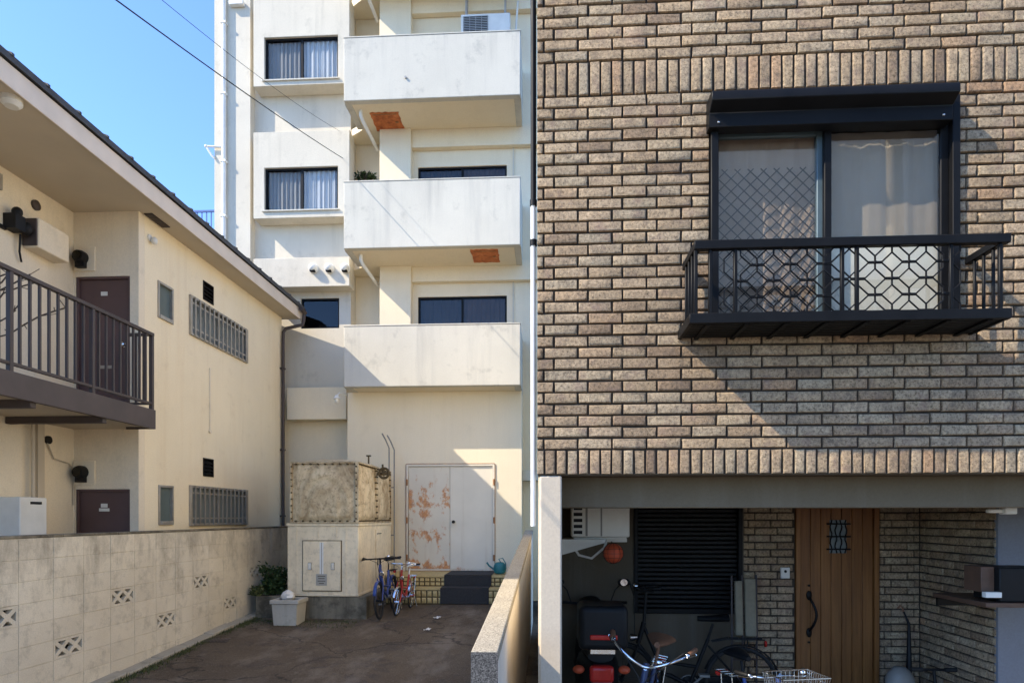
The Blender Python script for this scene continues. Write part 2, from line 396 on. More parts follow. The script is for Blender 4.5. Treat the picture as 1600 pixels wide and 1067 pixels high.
# ================================================================== SETTING
def ground():
    b=MB(); b.box(-600,600,-600,900,-.5,.29)
    tag(b.build('street_ground',M['asphalt']),kind='structure')
    b=MB(); b.box(-40,40,-5.4,2.60,.2,.298); tag(b.build('street',M['street']),kind='structure')  # unseen pale strip added to bounce sunlight onto the shaded walls
    # sloping alley, a closed wedge, finely cut so it can undulate
    b=MB(); nx,ny=24,50; x0,x1,y0,y1=-4.80,-.42,2.64,12.42
    top=[]
    for j in range(ny+1):
        for i in range(nx+1):
            x=x0+(x1-x0)*i/nx; y=y0+(y1-y0)*j/ny
            top.append((x,y,alley_z(y)+.012*math.sin(x*2.1+y*.9)*math.sin(y*1.3)*(0 if i in(0,nx) else 1)+.004))
    b.add(top,[(j*(nx+1)+i,j*(nx+1)+i+1,(j+1)*(nx+1)+i+1,(j+1)*(nx+1)+i) for j in range(ny) for i in range(nx)])
    b.add([(x0,y1,.2),(x1,y1,.2),(x1,y1,alley_z(y1)),(x0,y1,alley_z(y1))],[(0,1,2,3)])
    tag(b.build('alley_pavement',M['asphalt']),kind='structure')
    b=MB(); b.box(-14,-4.93,3.0,12.44,.28,.82)
    tag(b.build('yard_ground',M['soil']),kind='structure')
    b=MB(); b.box(.1,4.6,3.6,6.7,.28,.38)
    tag(b.build('porch_floor',M['porchfloor']),kind='structure')
ground()

# ================================================================== BRICK HOUSE (right)
YB=4.25
XL=X(839,YB); XR=4.62
ZS0=Z(840,742,YB); ZS1=Z(840,702.5,YB)          # lower soldier band
ZT0=Z(840,152,YB); ZT1=Z(840,99,YB)             # upper soldier band
ROW=(ZT0-ZS1)/31; LEN=.2255; JT=.0135
house=empty('brick_house',(XL,YB,.3),'tan brick house with a black framed window above a dark porch full of bicycles','house')

def brick(b, mp, u0,u1,z0,z1, d=.022, ch=.0045):
    """one facing brick, its face slightly domed; mp(u,depth,z) -> world"""
    j=lambda a: random.uniform(-a,a)
    b.tint=random.random()
    pr=d+j(.004)
    dz=j(.0016); e=.0018; a=[(u0+j(e),z0+dz+j(e)),(u1+j(e),z0+dz+j(e)),(u1+j(e),z1+dz+j(e)),(u0+j(e),z1+dz+j(e))]
    cu,cz=(u0+u1)/2,(z0+z1)/2
    def ins(k): return [(u+(k if u<cu else -k),z+(k if z<cz else -k)) for u,z in a]
    vs=[mp(u,0,z) for u,z in a]+[mp(u,pr-ch*1.6+j(.001),z) for u,z in a]+[mp(u,pr-ch*.35+j(.0012),z) for u,z in ins(ch*.7)]+[mp(u,pr+j(.0018),z) for u,z in ins(ch*random.uniform(1.6,3.2))]
    fs=[(12,13,14,15)]
    for r in range(3):
        for i in range(4):
            k=(i+1)%4; fs.append((r*4+i,r*4+k,r*4+4+k,r*4+4+i))
    b.add(vs,fs)
def brick_rows(b, mp, u0,u1,z0,n,row,ln,phase=0,holes=(),jt=JT,d=.022):
    for r in range(n):
        za=z0+r*row+jt/2; zb=z0+(r+1)*row-jt/2
        off=(((r+phase)%2)*.5)*ln
        u=u0-off if (r+phase)%2 else u0-ln*.80
        while u<u1:
            a=max(u+jt/2,u0+.002); c=min(u+ln-jt/2,u1-.002); u+=ln
            if c-a<.012: continue
            segs=[(a,c)]
            for h in holes:
                if zb>h[2]+.01 and za<h[3]-.01:
                    ns=[]
                    for s0,s1 in segs:
                        if s1<=h[0] or s0>=h[1]: ns.append((s0,s1)); continue
                        if h[0]-s0>.015: ns.append((s0,h[0]-.004))
                        if s1-h[1]>.015: ns.append((h[1]+.004,s1))
                    segs=ns
            for s0,s1 in segs:
                brick(b,mp,s0,s1,za,zb,d)
def soldiers(b, mp, u0,u1,z0,z1, pitch, jt=JT, hole=None):
    u=u0-pitch*.3
    while u<u1:
        a=max(u+jt/2,u0+.002); c=min(u+pitch-jt/2,u1-.002); u+=pitch
        if c-a<.012: continue
        zz=z1-jt/2; zl=z0+jt/2
        if hole and a<hole[1] and c>hole[0] and hole[3]>zl: zl=max(zl,hole[3]+.004)
        brick(b,mp,a,c,zl,zz)

front=lambda u,d,z:(u,YB+.022-d,z)
# window rough opening
WX0,WX1=X(1109,YB),X(1497,YB)
WZ1=Z(1305,133,YB-.145); WZ0=Z(1300,512,YB)
WH=(WX0,WX1,WZ0,WZ1)
b=MB()
brick_rows(b,front,XL,XR,ZS1,31,ROW,LEN,0,[WH])
soldiers(b,front,XL,XR,ZS0,ZS1,.0735)
soldiers(b,front,XL,XR,ZT0,ZT1,.0735,hole=WH)
brick_rows(b,front,XL,XR,ZT1,24,ROW,LEN,1)
fac=b.build('brick_facing',M['brick'],house,weld=False)
fac.data.set_sharp_from_angle(angle=R(50))
ZTOP=ZT1+24*ROW
b=MB(); b.wall('y',YB+.0215,YB+.20,XL+.004,XR,ZS0+.006,ZTOP,[(WX0+.004,WX1-.004,WZ0,WZ1-.004)])
b.build('wall',M['mortar'],house)
b=MB(); b.box(XL+.006,XL+.10,YB+.2,11.0,.28,ZTOP); b.box(XR-.1,XR,YB+.2,11,.28,ZTOP); b.box(XL+.1,XR-.1,10.9,11,.28,ZTOP)
b.build('side_wall',M['lowwhite'],house)
b=MB(); b.box(XL,XR,YB+.03,11,ZTOP,ZTOP+.15); b.build('roof',M['concrete'],house)
# room behind the window
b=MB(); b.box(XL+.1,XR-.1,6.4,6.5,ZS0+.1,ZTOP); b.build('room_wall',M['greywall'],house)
# porch ceiling, beam, pillar, walls
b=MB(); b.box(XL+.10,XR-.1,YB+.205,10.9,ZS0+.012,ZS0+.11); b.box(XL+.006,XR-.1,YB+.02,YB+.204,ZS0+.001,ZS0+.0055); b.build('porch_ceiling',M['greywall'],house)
YBM=4.62
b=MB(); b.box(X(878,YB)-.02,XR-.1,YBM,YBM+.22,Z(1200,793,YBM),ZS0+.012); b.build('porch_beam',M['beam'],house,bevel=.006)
b=MB(); b.box(X(843,YB),X(878,YB),YB+.012,YB+.36,.28,ZS0-.004); b.build('pillar',M['pillar'],house,bevel=.012,segs=2)
YK=6.70
# back wall (rendered on the left, brick on the right)
SH=(X(990,YK),X(1160,YK),Z(1075,958,YK),ZS0+.02)
DX0,DX1=X(1243,YK),X(1374,YK)
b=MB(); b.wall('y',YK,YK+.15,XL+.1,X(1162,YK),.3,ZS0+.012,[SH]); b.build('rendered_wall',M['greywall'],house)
b=MB(); b.wall('y',YK+.0215,YK+.17,X(1162,YK),XR-.1,.3,ZS0+.012,[(DX0,DX1,.2,ZS0+.02)]); b.build('back_wall',M['mortar'],house)
back=lambda u,d,z:(u,YK+.022-d,z)
b=MB()
nb=int((ZS0-.38)/ROW)
brick_rows(b,back,X(1162,YK)+.002,DX0-.01,.38,nb,ROW,LEN,0)
XS=X(1437,YK)
b.build('porch_bricks',M['brick'],house,weld=False).data.set_sharp_from_angle(angle=R(50)); b=MB()
brick_rows(b,back,DX1+.01,XS,.38,nb,ROW,LEN,1)
side=lambda u,d,z:(XS+.022-d,u,z)
YF=Q(1556,900,XS).y
b.build('porch_bricks',M['brick'],house,weld=False).data.set_sharp_from_angle(angle=R(50))
b=MB(); brick_rows(b,side,YF,YK,.38,nb,ROW,LEN,0)
b.build('porch_bricks',M['brick'],house,weld=False).data.set_sharp_from_angle(angle=R(50))
b=MB(); b.box(XS+.0215,XS+.22,YF+.03,YK,.3,ZS0+.012); b.build('porch_side_wall',M['mortar'],house)
b=MB(); b.box(XS+.004,XR-.1,YF-.02,YF+.026,.3,ZS0+.012); b.build('side_panel',M['greyblue'],house,bevel=.004)
# roller shutter
b=MB(); z=SH[2]
while z<SH[3]-.01:
    b.prism([(SH[0]+.04,YK+.06,z+.002),(SH[0]+.04,YK+.045,z+.012),(SH[0]+.04,YK+.045,z+.036),(SH[0]+.04,YK+.06,z+.046),(SH[0]+.04,YK+.075,z+.046),(SH[0]+.04,YK+.075,z+.002)],(SH[1]-SH[0]-.08,0,0)); z+=.047
rs=b.build('roller_shutter',M['blackpl'],house)
b=MB(); b.box(SH[0]+.002,SH[0]+.045,YK-.02,YK+.09,SH[2]+.002,SH[3]); b.box(SH[1]-.045,SH[1]-.002,YK-.02,YK+.09,SH[2]+.002,SH[3]); b.box(SH[0]+.045,SH[1]-.045,YK-.02,YK+.09,SH[2]+.002,SH[2]+.05)
b.build('frame',M['darkmetal'],rs,bevel=.004)
# entrance door
dz1=ZS0-.02
b=MB(); b.box(DX0+.003,DX0+.05,YK-.01,YK+.10,.38,dz1); b.box(DX1-.05,DX1-.003,YK-.01,YK+.10,.38,dz1); b.box(DX0+.05,DX1-.05,YK-.01,YK+.10,dz1-.05,dz1)
dr=None
d=MB(); n=7; w=(DX1-DX0-.106)/n
for i in range(n): d.box(DX0+.053+i*w+.0015,DX0+.053+(i+1)*w-.0015,YK+.022,YK+.06,.40,dz1-.052)
d.box(DX0+.053,DX1-.053,YK+.061,YK+.07,.40,dz1-.052)
dr=d.build('entrance_door',M['wood'],house,bevel=.004)
b.build('frame',M['wood'],dr,bevel=.004)
hx=X(1265,YK)
b=MB(); zt,zb=Z(1265,930,YK),Z(1265,988,YK)
b.blob((hx,YK+.012,zt),.028,.014,.05); b.blob((hx,YK+.012,zb),.028,.014,.05)
pts=[(hx,YK,zt-.02)]+[(hx+.05*math.sin(math.pi*i/10)-.01,YK-.07*math.sin(math.pi*i/10)**.6,zt-.02+(zb-zt+.04)*i/10) for i in range(1,10)]+[(hx,YK,zb+.02)]
b.tube(pts,.013,8); b.cyl((hx,YK+.03,zt+.10),(hx,YK+.01,zt+.10),.012); b.cyl((hx,YK+.03,zb-.10),(hx,YK+.01,zb-.10),.012)
b.build('handle',M['darkmetal'],dr)
gx0,gx1,gz0,gz1=X(1295,YK),X(1326,YK),Z(1310,864,YK),Z(1310,812,YK)
b=MB()
for i in range(4):
    x=gx0+(gx1-gx0)*(i+.5)/4
    b.tube([(x+.010*math.sin(k*1.4+i*1.6),YK+.006,gz0+(gz1-gz0)*k/10) for k in range(11)],.0065,6)
for k in range(3):
    z=gz0+(gz1-gz0)*(.12+.38*k); b.tube([(gx0-.02,YK+.002,z),(gx1+.02,YK+.002,z)],.008,6)
b.build('iron_grille',M['darkmetal'],dr)
b=MB(); b.box(gx0+.015,gx1-.015,YK+.016,YK+.021,gz0,gz1); b.build('glass_panel',M['frostblue'],dr)
# intercom plate
b=MB(); b.box(X(1219,YK),X(1233,YK),YK-.022,YK+.003,Z(1225,903,YK),Z(1225,886,YK)); ic=b.build('intercom',M['whitepl'],house,bevel=.004)
b=MB(); b.cyl((X(1226,YK),YK-.021,Z(1225,892,YK)),(X(1226,YK),YK-.027,Z(1225,892,YK)),.014); b.build('camera_lens',M['blackpl'],ic)
# porch lamp box at the right under the beam
b=MB(); b.box(X(1566,4.9),X(1584,4.9),4.86,4.94,Z(1575,803,4.9),Z(1575,790,4.9)+.03); b.box(X(1545,4.9),X(1566,4.9),4.89,4.94,Z(1575,801,4.9),Z(1575,795,4.9)); b.build('porch_lamp',M['whitepl'],house,bevel=.006)
# drainpipe at the house corner
b=MB(); xp=X(836.5,YB)-.01
b.cyl((xp-.006,YB+.05,Z(836,822,YB)),(xp-.006,YB+.05,Z(836,310,YB)),.017,k=14)
dp=b.build('drainpipe',M['whitepaint'],house)
b=MB(); b.cyl((xp-.004,YB+.05,Z(836,310,YB)),(xp-.004,YB+.05,8),.019,k=14)
for zz in(Z(836,312,YB),Z(836,375,YB)): b.cyl((xp-.004,YB+.05,zz-.02),(xp-.004,YB+.05,zz+.02),.024,k=14)
b.build('upper_pipe',M['darkmetal'],dp)

# ---- first floor window
b=MB(); fd=YB-.03
b.box(WX0+.002,WX0+.05,fd,YB+.14,WZ0,WZ1-.01); b.box(WX1-.05,WX1-.002,fd,YB+.14,WZ0,WZ1-.01); b.box(WX0+.05,WX1-.05,fd,YB+.14,WZ0,WZ0+.04)
win=b.build('window',M['darkmetal'],house,bevel=.004)
b=MB(); zb1=Z(1110,142,YB-.14); zb0=Z(1110,208,YB-.10)
bx0,bx1=X(1112,YB-.14),X(1500,YB-.14)
zb1=WZ1-.002; zb0=Z(1110,210,YB)
b.prism([(bx0,YB+.012,zb0),(bx0,YB-.075,zb0),(bx0,YB-.075,zb0+.09),(bx0,YB-.15,zb0+.13),(bx0,YB-.15,zb1-.02),(bx0,YB-.135,zb1),(bx0,YB+.012,zb1)],(bx1-bx0,0,0))
b.build('shutter_box',M['darkmetal'],win,bevel=.004)
b=MB()
b.blob((bx0+.06,YB-.078,zb0+.03),.008,.006,.008,8,6); b.build('shutter_screw',M['steel'],win)
b=MB(); b.blob((bx1-.06,YB-.078,zb0+.03),.008,.006,.008,8,6); b.build('shutter_screw',M['steel'],win)
gx=X(1292,YB+.06)
def sash(x0,x1,y,z0,z1,sl,sr,mat):
    b=MB(); b.box(x0,x0+sl,y,y+.035,z0,z1); b.box(x1-sr,x1,y,y+.035,z0,z1); b.box(x0+sl,x1-sr,y,y+.035,z0,z0+.05); b.box(x0+sl,x1-sr,y,y+.035,z1-.045,z1)
    s=b.build('sash',mat,win,bevel=.003)
    b=MB(); b.box(x0+sl,x1-sr,y+.014,y+.019,z0+.05,z1-.045); b.build('pane',M['glassrefl'],s)
    return s
sash(WX0+.05,gx+.02,YB+.055,WZ0+.04,zb0+.05,.02,.085,M['sash'])
sash(gx-.035,WX1-.05,YB+.012,WZ0+.04,zb0+.05,.045,.05,M['darkmetal'])
# wired glass: diamond wires behind the left pane, with a tan lining behind
b=MB(); x0,x1=WX0+.075,gx-.07; za,zc=WZ0+.09,zb0-.19; sp=.085
k=-40
for sgn in(1,-1):
    for k in range(-30,60):
        # line x - sgn*z = k*sp
        pts=[]
        for z in(za,zc):
            pts.append((k*sp+sgn*(z-za),z))
        (xa,z_a),(xb,z_b)=pts
        # clip in x
        def clip(xa,z_a,xb,z_b):
            if xa>xb: xa,z_a,xb,z_b=xb,z_b,xa,z_a
            if xb<x0 or xa>x1: return None
            if xa<x0: z_a+=(z_b-z_a)*(x0-xa)/(xb-xa); xa=x0
            if xb>x1: z_b=z_a+(z_b-z_a)*(x1-xa)/(xb-xa); xb=x1
            return (xa,z_a,xb,z_b)
        ofs=x0
        c=clip(xa+ofs,z_a,xb+ofs,z_b)
        if c and abs(c[2]-c[0])>.01: b.tube([(c[0],YB+.083,c[1]),(c[2],YB+.083,c[3])],.0042,4)
b.build('glass_wire',M['darkmetal'],win)
def drape(b,x0,x1,y,z0,z1,amp=.02,n=60,waves=9,seed=0):
    rr=random.Random(seed); ph=rr.random()*6
    pts=[]
    for i in range(n+1):
        x=x0+(x1-x0)*i/n; yy=y+amp*math.sin(2*math.pi*waves*i/n+ph)+amp*.5*math.sin(2*math.pi*waves*2.3*i/n)
        pts.append((x,yy))
    vs=[(x,yy,z0) for x,yy in pts]+[(x,yy,z1) for x,yy in pts]+[(x,yy+.004,z0) for x,yy in pts]+[(x,yy+.004,z1) for x,yy in pts]
    m=n+1
    fs=[(i,i+1,m+i+1,m+i) for i in range(n)]+[(2*m+i+1,2*m+i,3*m+i,3*m+i+1) for i in range(n)]
    b.add(vs,fs)
b=MB(); drape(b,WX0+.05,gx-.02,YB+.125,WZ0+.03,zb0+.05,.006,40,5,1); b.build('curtain',M['wiredback'],win)
b=MB(); zm=Z(1380,366,YB+.1); drape(b,gx-.02,WX1-.045,YB+.125,zm,zb0+.05,.004,40,4,2); b.build('roller_blind',M['blindgrey'],win)
b=MB(); b.box(gx+.012,WX1-.052,YB+.085,YB+.100,WZ0+.05,zm-.03); b.build('lower_screen',M['blindwhite'],win)
b=MB(); b.cyl((gx,YB+.11,zm-.02),(WX1-.06,YB+.11,zm-.02),.014); b.build('blind_bar',M['sash'],win)

# ---- ironwork window balcony
YI=YB-.335
ix0,ix1=X(1084,YI),X(1577,YI)
it1=Z(1320,372,YI); it0=Z(1320,386,YI)       # top rail
ib1=Z(1320,489,YI); ib0=Z(1320,503,YI)       # tray front
tx0=X(1071,YI)
b=MB()
b.box(ix0,ix1,YI-.02,YI+.025,it0,it1)
b.box(ix0,ix0+.045,YI+.025,YB-.004,it0+.004,it1-.004); b.box(ix1-.045,ix1,YI+.025,YB-.004,it0+.004,it1-.004)
for x in(ix0+.012,X(1110,YI),X(1157,YI)-.03,X(1316,YI),X(1339,YI),X(1478,YI)+.03,ix1-.05): b.box(x-.011,x+.011,YI-.008,YI+.014,ib1,it0)
for e in(ix0+.012,ix1-.028):
    for k in range(1,4): b.box(e-.009,e+.009,YI+k*.085,YI+k*.085+.016,ib1-.002,it0+.004)
irn=empty('window_balcony',(0,0,0),None,None); irn.parent=house; irn.location=Vector((0,0,0)); WORLD[irn.name]=WORLD[house.name]
rail=b.build('railing',M['darkmetal'],irn,bevel=.004)
b=MB()
b.box(tx0+.02,ix1,YI-.025,YI,ib0,ib1+.006); b.box(tx0+.02,tx0+.045,YI,YB-.003,ib0,ib1+.004); b.box(ix1-.025,ix1,YI,YB-.003,ib0,ib1+.004)
n=9
for i in range(n):
    y=YI+.004+i*.0365; b.box(tx0+.045,ix1-.025,y,y+.030,ib0+.006,ib0+.022)
b.box(tx0+.045,ix1-.025,YI+.002,YB-.004,ib0+.023,ib0+.028)
for k in range(8):
    x=tx0+.12+(ix1-tx0-.24)*k/7; b.box(x,x+.03,YI+.001,YB-.003,ib0-.007,ib0+.004)
b.build('tray',M['darkmetal'],irn,bevel=.003)
pw=X(1209,YI)-X(1157,YI); rw=pw/2; rh=(Z(1157,413.5,YI)-Z(1157,438.5,YI))
def octa(b,cx,cz):
    s=.42; pts=[]
    for a,c in((1,s),(s,1),(-s,1),(-1,s),(-1,-s),(-s,-1),(s,-1),(1,-s)): pts.append((cx+a*rw*.99,YI+.002,cz+c*rh*.96))
    b.tube(pts,.0052,6,closed=True)
def iron(x0,x1,node):
    b=MB(); zmid=Z(1200,438.5,YI)
    for r in range(-4,5):
        cz=zmid+r*rh
        for k in range(-6,14):
            cx=node+k*pw+(0 if r%2 else rw)
            nx=cx-rw
            if x0-.01<cx<x1+.01 and ib1<cz-rh*.55 and cz+rh*.55<it0+.01: octa(b,cx,cz)
            elif (x0-.01<cx<x1+.01):   # clipped rings at top and bottom
                up=cz+rh*.96>it0; pts=[]
                s=.42
                seq=((-1,s),(-1,-s),(-s,-1),(s,-1),(1,-s),(1,s)) if up else ((-1,-s),(-1,s),(-s,1),(s,1),(1,s),(1,-s))
                for a,c in seq:
                    zz=min(max(cz+c*rh*.96,ib1),it0)
                    pts.append((cx+a*rw*.99,YI+.002,zz))
                if cz-rh<it0 and cz+rh>ib1 and max(p[2] for p in pts)-min(p[2] for p in pts)>.015: b.tube(pts,.0052,6)
            if x0<nx<x1 and ib1+.01<cz<it0-.01: b.blob((nx,YI-.001,cz),.011,.009,.011,8,6)
    return b
b=iron(X(1157,YI)-.02,X(1312,YI),X(1157,YI)); b.build('ironwork',M['darkmetal'],irn)
b=iron(X(1342,YI),X(1478,YI)+.02,X(1341,YI)); b.build('ironwork',M['darkmetal'],irn)

# mailbox shelf on the porch side wall
b=MB(); y0=4.95
b.box(X(1562,y0),X(1640,y0),y0,y0+.3,Z(1575,940,y0),Z(1575,887,y0)); mb=b.build('mailbox',M['blackpl'],None,bevel=.008,segs=2)
mb.parent=house
for v in mb.data.vertices: v.co-=WORLD[house.name]
WORLD[mb.name]=WORLD[house.name]
b=MB(); b.box(X(1536,y0),X(1640,y0),y0-.03,YF-.02,Z(1575,948,y0),Z(1575,941,y0)); b.build('shelf_board',M['darkwood'],mb,bevel=.003)
b=MB(); b.box(X(1540,y0),X(1561,y0),y0+.05,y0+.25,Z(1575,926,y0),Z(1575,886,y0)); b.build('wooden_box',M['darkwood'],mb,bevel=.003)
b=MB(); b.box(X(1537,y0),X(1562,y0),y0-.025,y0+.02,Z(1550,927,y0)-.028,Z(1550,918,y0)-.03); b.build('name_plate',M['whitepl'],mb,bevel=.002)
b=MB(); b.box(X(1542,y0),X(1640,y0),YF-.05,YF-.021,Z(1575,944,y0)-.09,Z(1575,948,y0)-.002); b.build('bracket',M['darkmetal'],mb)

# ================================================================== LEFT APARTMENT HOUSE
XB,XC,YW,YE,YN=-5.25,-6.12,7.96,12.40,4.25
ZSOF=6.23; XE=-4.88
lh=empty('apartment_house',(XB,8.2,.8),'two storey cream apartment house with an outside landing and maroon doors','house')
def qz(px,py): return Q(px,py,XB)
g_u=(qz(295,460).y,qz(385,515).y,4.975,5.56); g_l=(qz(295,757).y,qz(385,765).y,2.165,2.765)
s_u=(qz(246,437).y,qz(270,508).y,4.99,5.49); s_l=(qz(247,757).y,qz(270,820).y,2.19,2.73)
v_u=(qz(317,427).y,qz(333,460).y,5.62,5.91); v_l=(qz(317,708).y,qz(333,738).y,2.92,3.20)
b=MB()
b.wall('x',XB,XB-.14,YW+.121,YE,.8,ZSOF+.25,[g_u,g_l,s_u,s_l,v_u,v_l])
b.wall('y',YE-.001,YE-.14,-12,XB-.141,.8,ZSOF+.25)
b.build('wall',M['cream'],lh)
# door wall faces the landing
d_x0,d_x1=X(118,YW),X(203,YW)
dU=(d_x0,d_x1,3.6,5.40); dL=(d_x0,d_x1,.87,2.655)
b=MB(); b.wall('y',YW,YW+.12,XC,XB,.8,ZSOF+.02,[dU,dL]); b.wall('x',XC,XC-.12,YN,YW-.001,.8,ZSOF+.02); b.wall('y',YN,YN+.12,-12,XC-.12,.8,ZSOF+.25)
b.build('wall',M['cream2'],lh)
def door(z0,z1,two):
    b=MB(); b.box(d_x0+.03,d_x1-.03,YW+.045,YW+.085,z0,z1-.03); b.box(d_x0,d_x0+.03,YW+.01,YW+.10,z0,z1); b.box(d_x1-.03,d_x1,YW+.01,YW+.10,z0,z1); b.box(d_x0+.03,d_x1-.03,YW+.01,YW+.10,z1-.03,z1)
    d=b.build('door',M['doorbrown'],lh,bevel=.003)
    xm=(d_x0+d_x1)/2
    b=MB(); b.box(xm-.05,xm+.035,YW+.036,YW+.044,z1-.235,z1-.185)
    if two: b.box(xm-.075,xm+.06,YW+.036,YW+.044,z1-.285,z1-.245)
    b.build('name_plate',M['whitepl'],d)
    b=MB(); b.box(xm-.09,xm+.09,YW+.04,YW+.047,z0+.62,z0+.66); b.build('letter_slot',M['alu'],d)
    b=MB(); b.lathe((d_x1-.10,YW+.045,z0+.92),(0,-1,0),[(0,.028),(.008,.028),(.012,.012),(.035,.012),(.04,.03),(.06,.03),(.068,.015)],14); b.build('knob',M['steel'],d)
door(3.6,5.40,False); door(.87,2.655,True)
# windows in the side wall
def grille(h,rows):
    y0,y1,z0,z1=h
    b=MB(); b.box(XB-.06,XB+.035,y0,y0+.045,z0,z1); b.box(XB-.06,XB+.035,y1-.045,y1,z0,z1); b.box(XB-.06,XB+.035,y0+.045,y1-.045,z0,z0+.035); b.box(XB-.06,XB+.035,y0+.045,y1-.045,z1-.035,z1)
    w=b.build('window',M['alu'],lh,bevel=.003)
    b=MB()
    for i in range(13):
        y=y0+.10+(y1-y0-.20)*i/12; b.box(XB+.038,XB+.052,y-.015,y+.015,z0+.01,z1-.01)
    b.box(XB+.030,XB+.038,y0+.02,y1-.02,z0+.10,z0+.125); b.box(XB+.030,XB+.038,y0+.02,y1-.02,z1-.125,z1-.10)
    b.build('grille',M['alu'],w)
    b=MB(); b.box(XB-.055,XB-.05,y0+.045,y1-.045,z0+.035,z1-.035); b.build('pane',M['frostblue'],w)
    b=MB(); ym=(y0+y1)/2; b.box(XB-.049,XB-.02,ym-.025,ym+.025,z0+.035,z1-.035); b.build('mullion',M['alu'],w)
grille(g_u,1); grille(g_l,1)
def slim(h):
    y0,y1,z0,z1=h
    b=MB(); b.box(XB-.06,XB+.018,y0,y0+.03,z0,z1); b.box(XB-.06,XB+.018,y1-.03,y1,z0,z1); b.box(XB-.06,XB+.03,y0+.03,y1-.03,z0,z0+.05); b.box(XB-.06,XB+.018,y0+.03,y1-.03,z1-.03,z1)
    w=b.build('window',M['alu'],lh,bevel=.003)
    b=MB(); b.box(XB-.03,XB-.025,y0+.03,y1-.03,z0+.05,z1-.03); b.build('pane',M['frost'],w)
slim(s_u); slim(s_l)
def louvre(h):
    y0,y1,z0,z1=h; n=4
    b=MB(); b.box(XB-.08,XB+.012,y0,y0+.012,z0,z1); b.box(XB-.08,XB+.012,y1-.012,y1,z0,z1); b.box(XB-.08,XB+.012,y0+.012,y1-.012,z0,z0+.012); b.box(XB-.08,XB+.012,y0+.012,y1-.012,z1-.012,z1); b.box(XB-.08,XB-.075,y0+.012,y1-.012,z0+.012,z1-.012)
    for i in range(n):
        z=z0+.03+(z1-z0-.06)*i/n
        b.prism([(XB+.006,y0+.012,z),(XB+.008,y0+.012,z+.005),(XB-.045,y0+.012,z+.055),(XB-.047,y0+.012,z+.050)],(0,y1-y0-.024,0))
    b.build('vent',M['blackpl'],lh)
louvre(v_u); louvre(v_l)
b=MB(); c0=qz(327,575); c1=qz(327,674); b.box(XB-.001,XB+.02,c0.y-.014,c0.y+.014,c1.z,c0.z); b.cyl((XB,c0.y,c1.z),(XB+.03,c0.y,c1.z),.03)
b.build('conduit',M['cream2'],lh,bevel=.003)
# eave, fascia, roof
b=MB(); b.box(-6.7,XE-.022,YN-.35,YE+.10,ZSOF,ZSOF+.02); b.build('eave_soffit',M['soffit'],lh)
b=MB(); b.box(XE-.02,XE,YN-.40,YE+.14,ZSOF-.025,ZSOF+.185); fa=b.build('fascia_board',M['fascia'],lh,bevel=.004)
b=MB(); sl=math.tan(R(20)); xr=-8.6; zr=ZSOF+.19; xo=XE+.035
b.prism([(xo,YN-.45,zr),(xo,YN-.45,zr+.065),(xr,YN-.45,zr+.065+(xo-xr)*sl),(2*xr-xo,YN-.45,zr+.065),(2*xr-xo,YN-.45,zr),(xr,YN-.45,zr+(xo-xr)*sl)],(0,YE+.18-YN+.45,0))
y=YN-.4
while y<YE+.15:   # standing seams running up the slope
    b.prism([(xo+.012,y,zr+.05),(xo+.012,y,zr+.078),(xr,y,zr+.078+(xo-xr)*sl),(xr,y,zr+.05+(xo-xr)*sl)],(0,.03,0)); y+=.42
b.build('roof',M['roof'],lh)
for yy in(YN,YE-.14):
    b=MB(); b.prism([(XE-.4,yy,ZSOF+.2),(xr,yy,ZSOF+.2+(XE-.4-xr)*sl),(2*xr-XE+.4,yy,ZSOF+.2)],(0,.13,0)); b.build('gable',M['cream'],lh)
sp=Q(233,345,XB)
b=MB(); b.box(XB+.03,XB+.14,8.02,8.42,ZSOF-.012,ZSOF-.001); 
for k in range(9): b.box(XB+.035,XB+.135,8.04+k*.042,8.06+k*.042,ZSOF-.018,ZSOF-.012)
b.build('soffit_vent',M['brownmetal'],lh)
lp=qz(233,372)
b=MB(); b.lathe((XB,lp.y,lp.z),(1,0,0),[(0,.045),(.02,.045),(.025,.02)],14); b.blob((XB+.06,lp.y+.02,lp.z-.03),.04,.04,.05); b.build('wall_lamp',M['whitepl'],lh)
b=MB(); b.lathe((-5.03,5.75,ZSOF),(0,0,-1),[(0,.09),(.05,.09),(.08,.06),(.085,.01)],16); b.build('ceiling_lamp',M['whitepl'],lh)
# gutter end and downpipe
b=MB(); xg=XE+.06
b.tube([(xg,YE-.12,ZSOF+.14),(xg,YE+.12,ZSOF+.13)],.04,10)
b.tube([(xg,YE+.06,ZSOF+.07),(xg-.01,YE+.06,ZSOF-.06),(xg-.03,YE+.05,ZSOF-.13),(XB+.10,YE-.03,ZSOF-.22),(XB+.055,YE-.05,ZSOF-.30),(XB+.05,YE-.05,ZSOF-.45),(XB+.05,YE-.05,.85)],.033,10)
for z in(5.2,3.6,2.3): b.box(XB-.001,XB+.09,YE-.09,YE-.01,z,z+.03)
b.build('drainpipe',M['brownmetal'],lh)
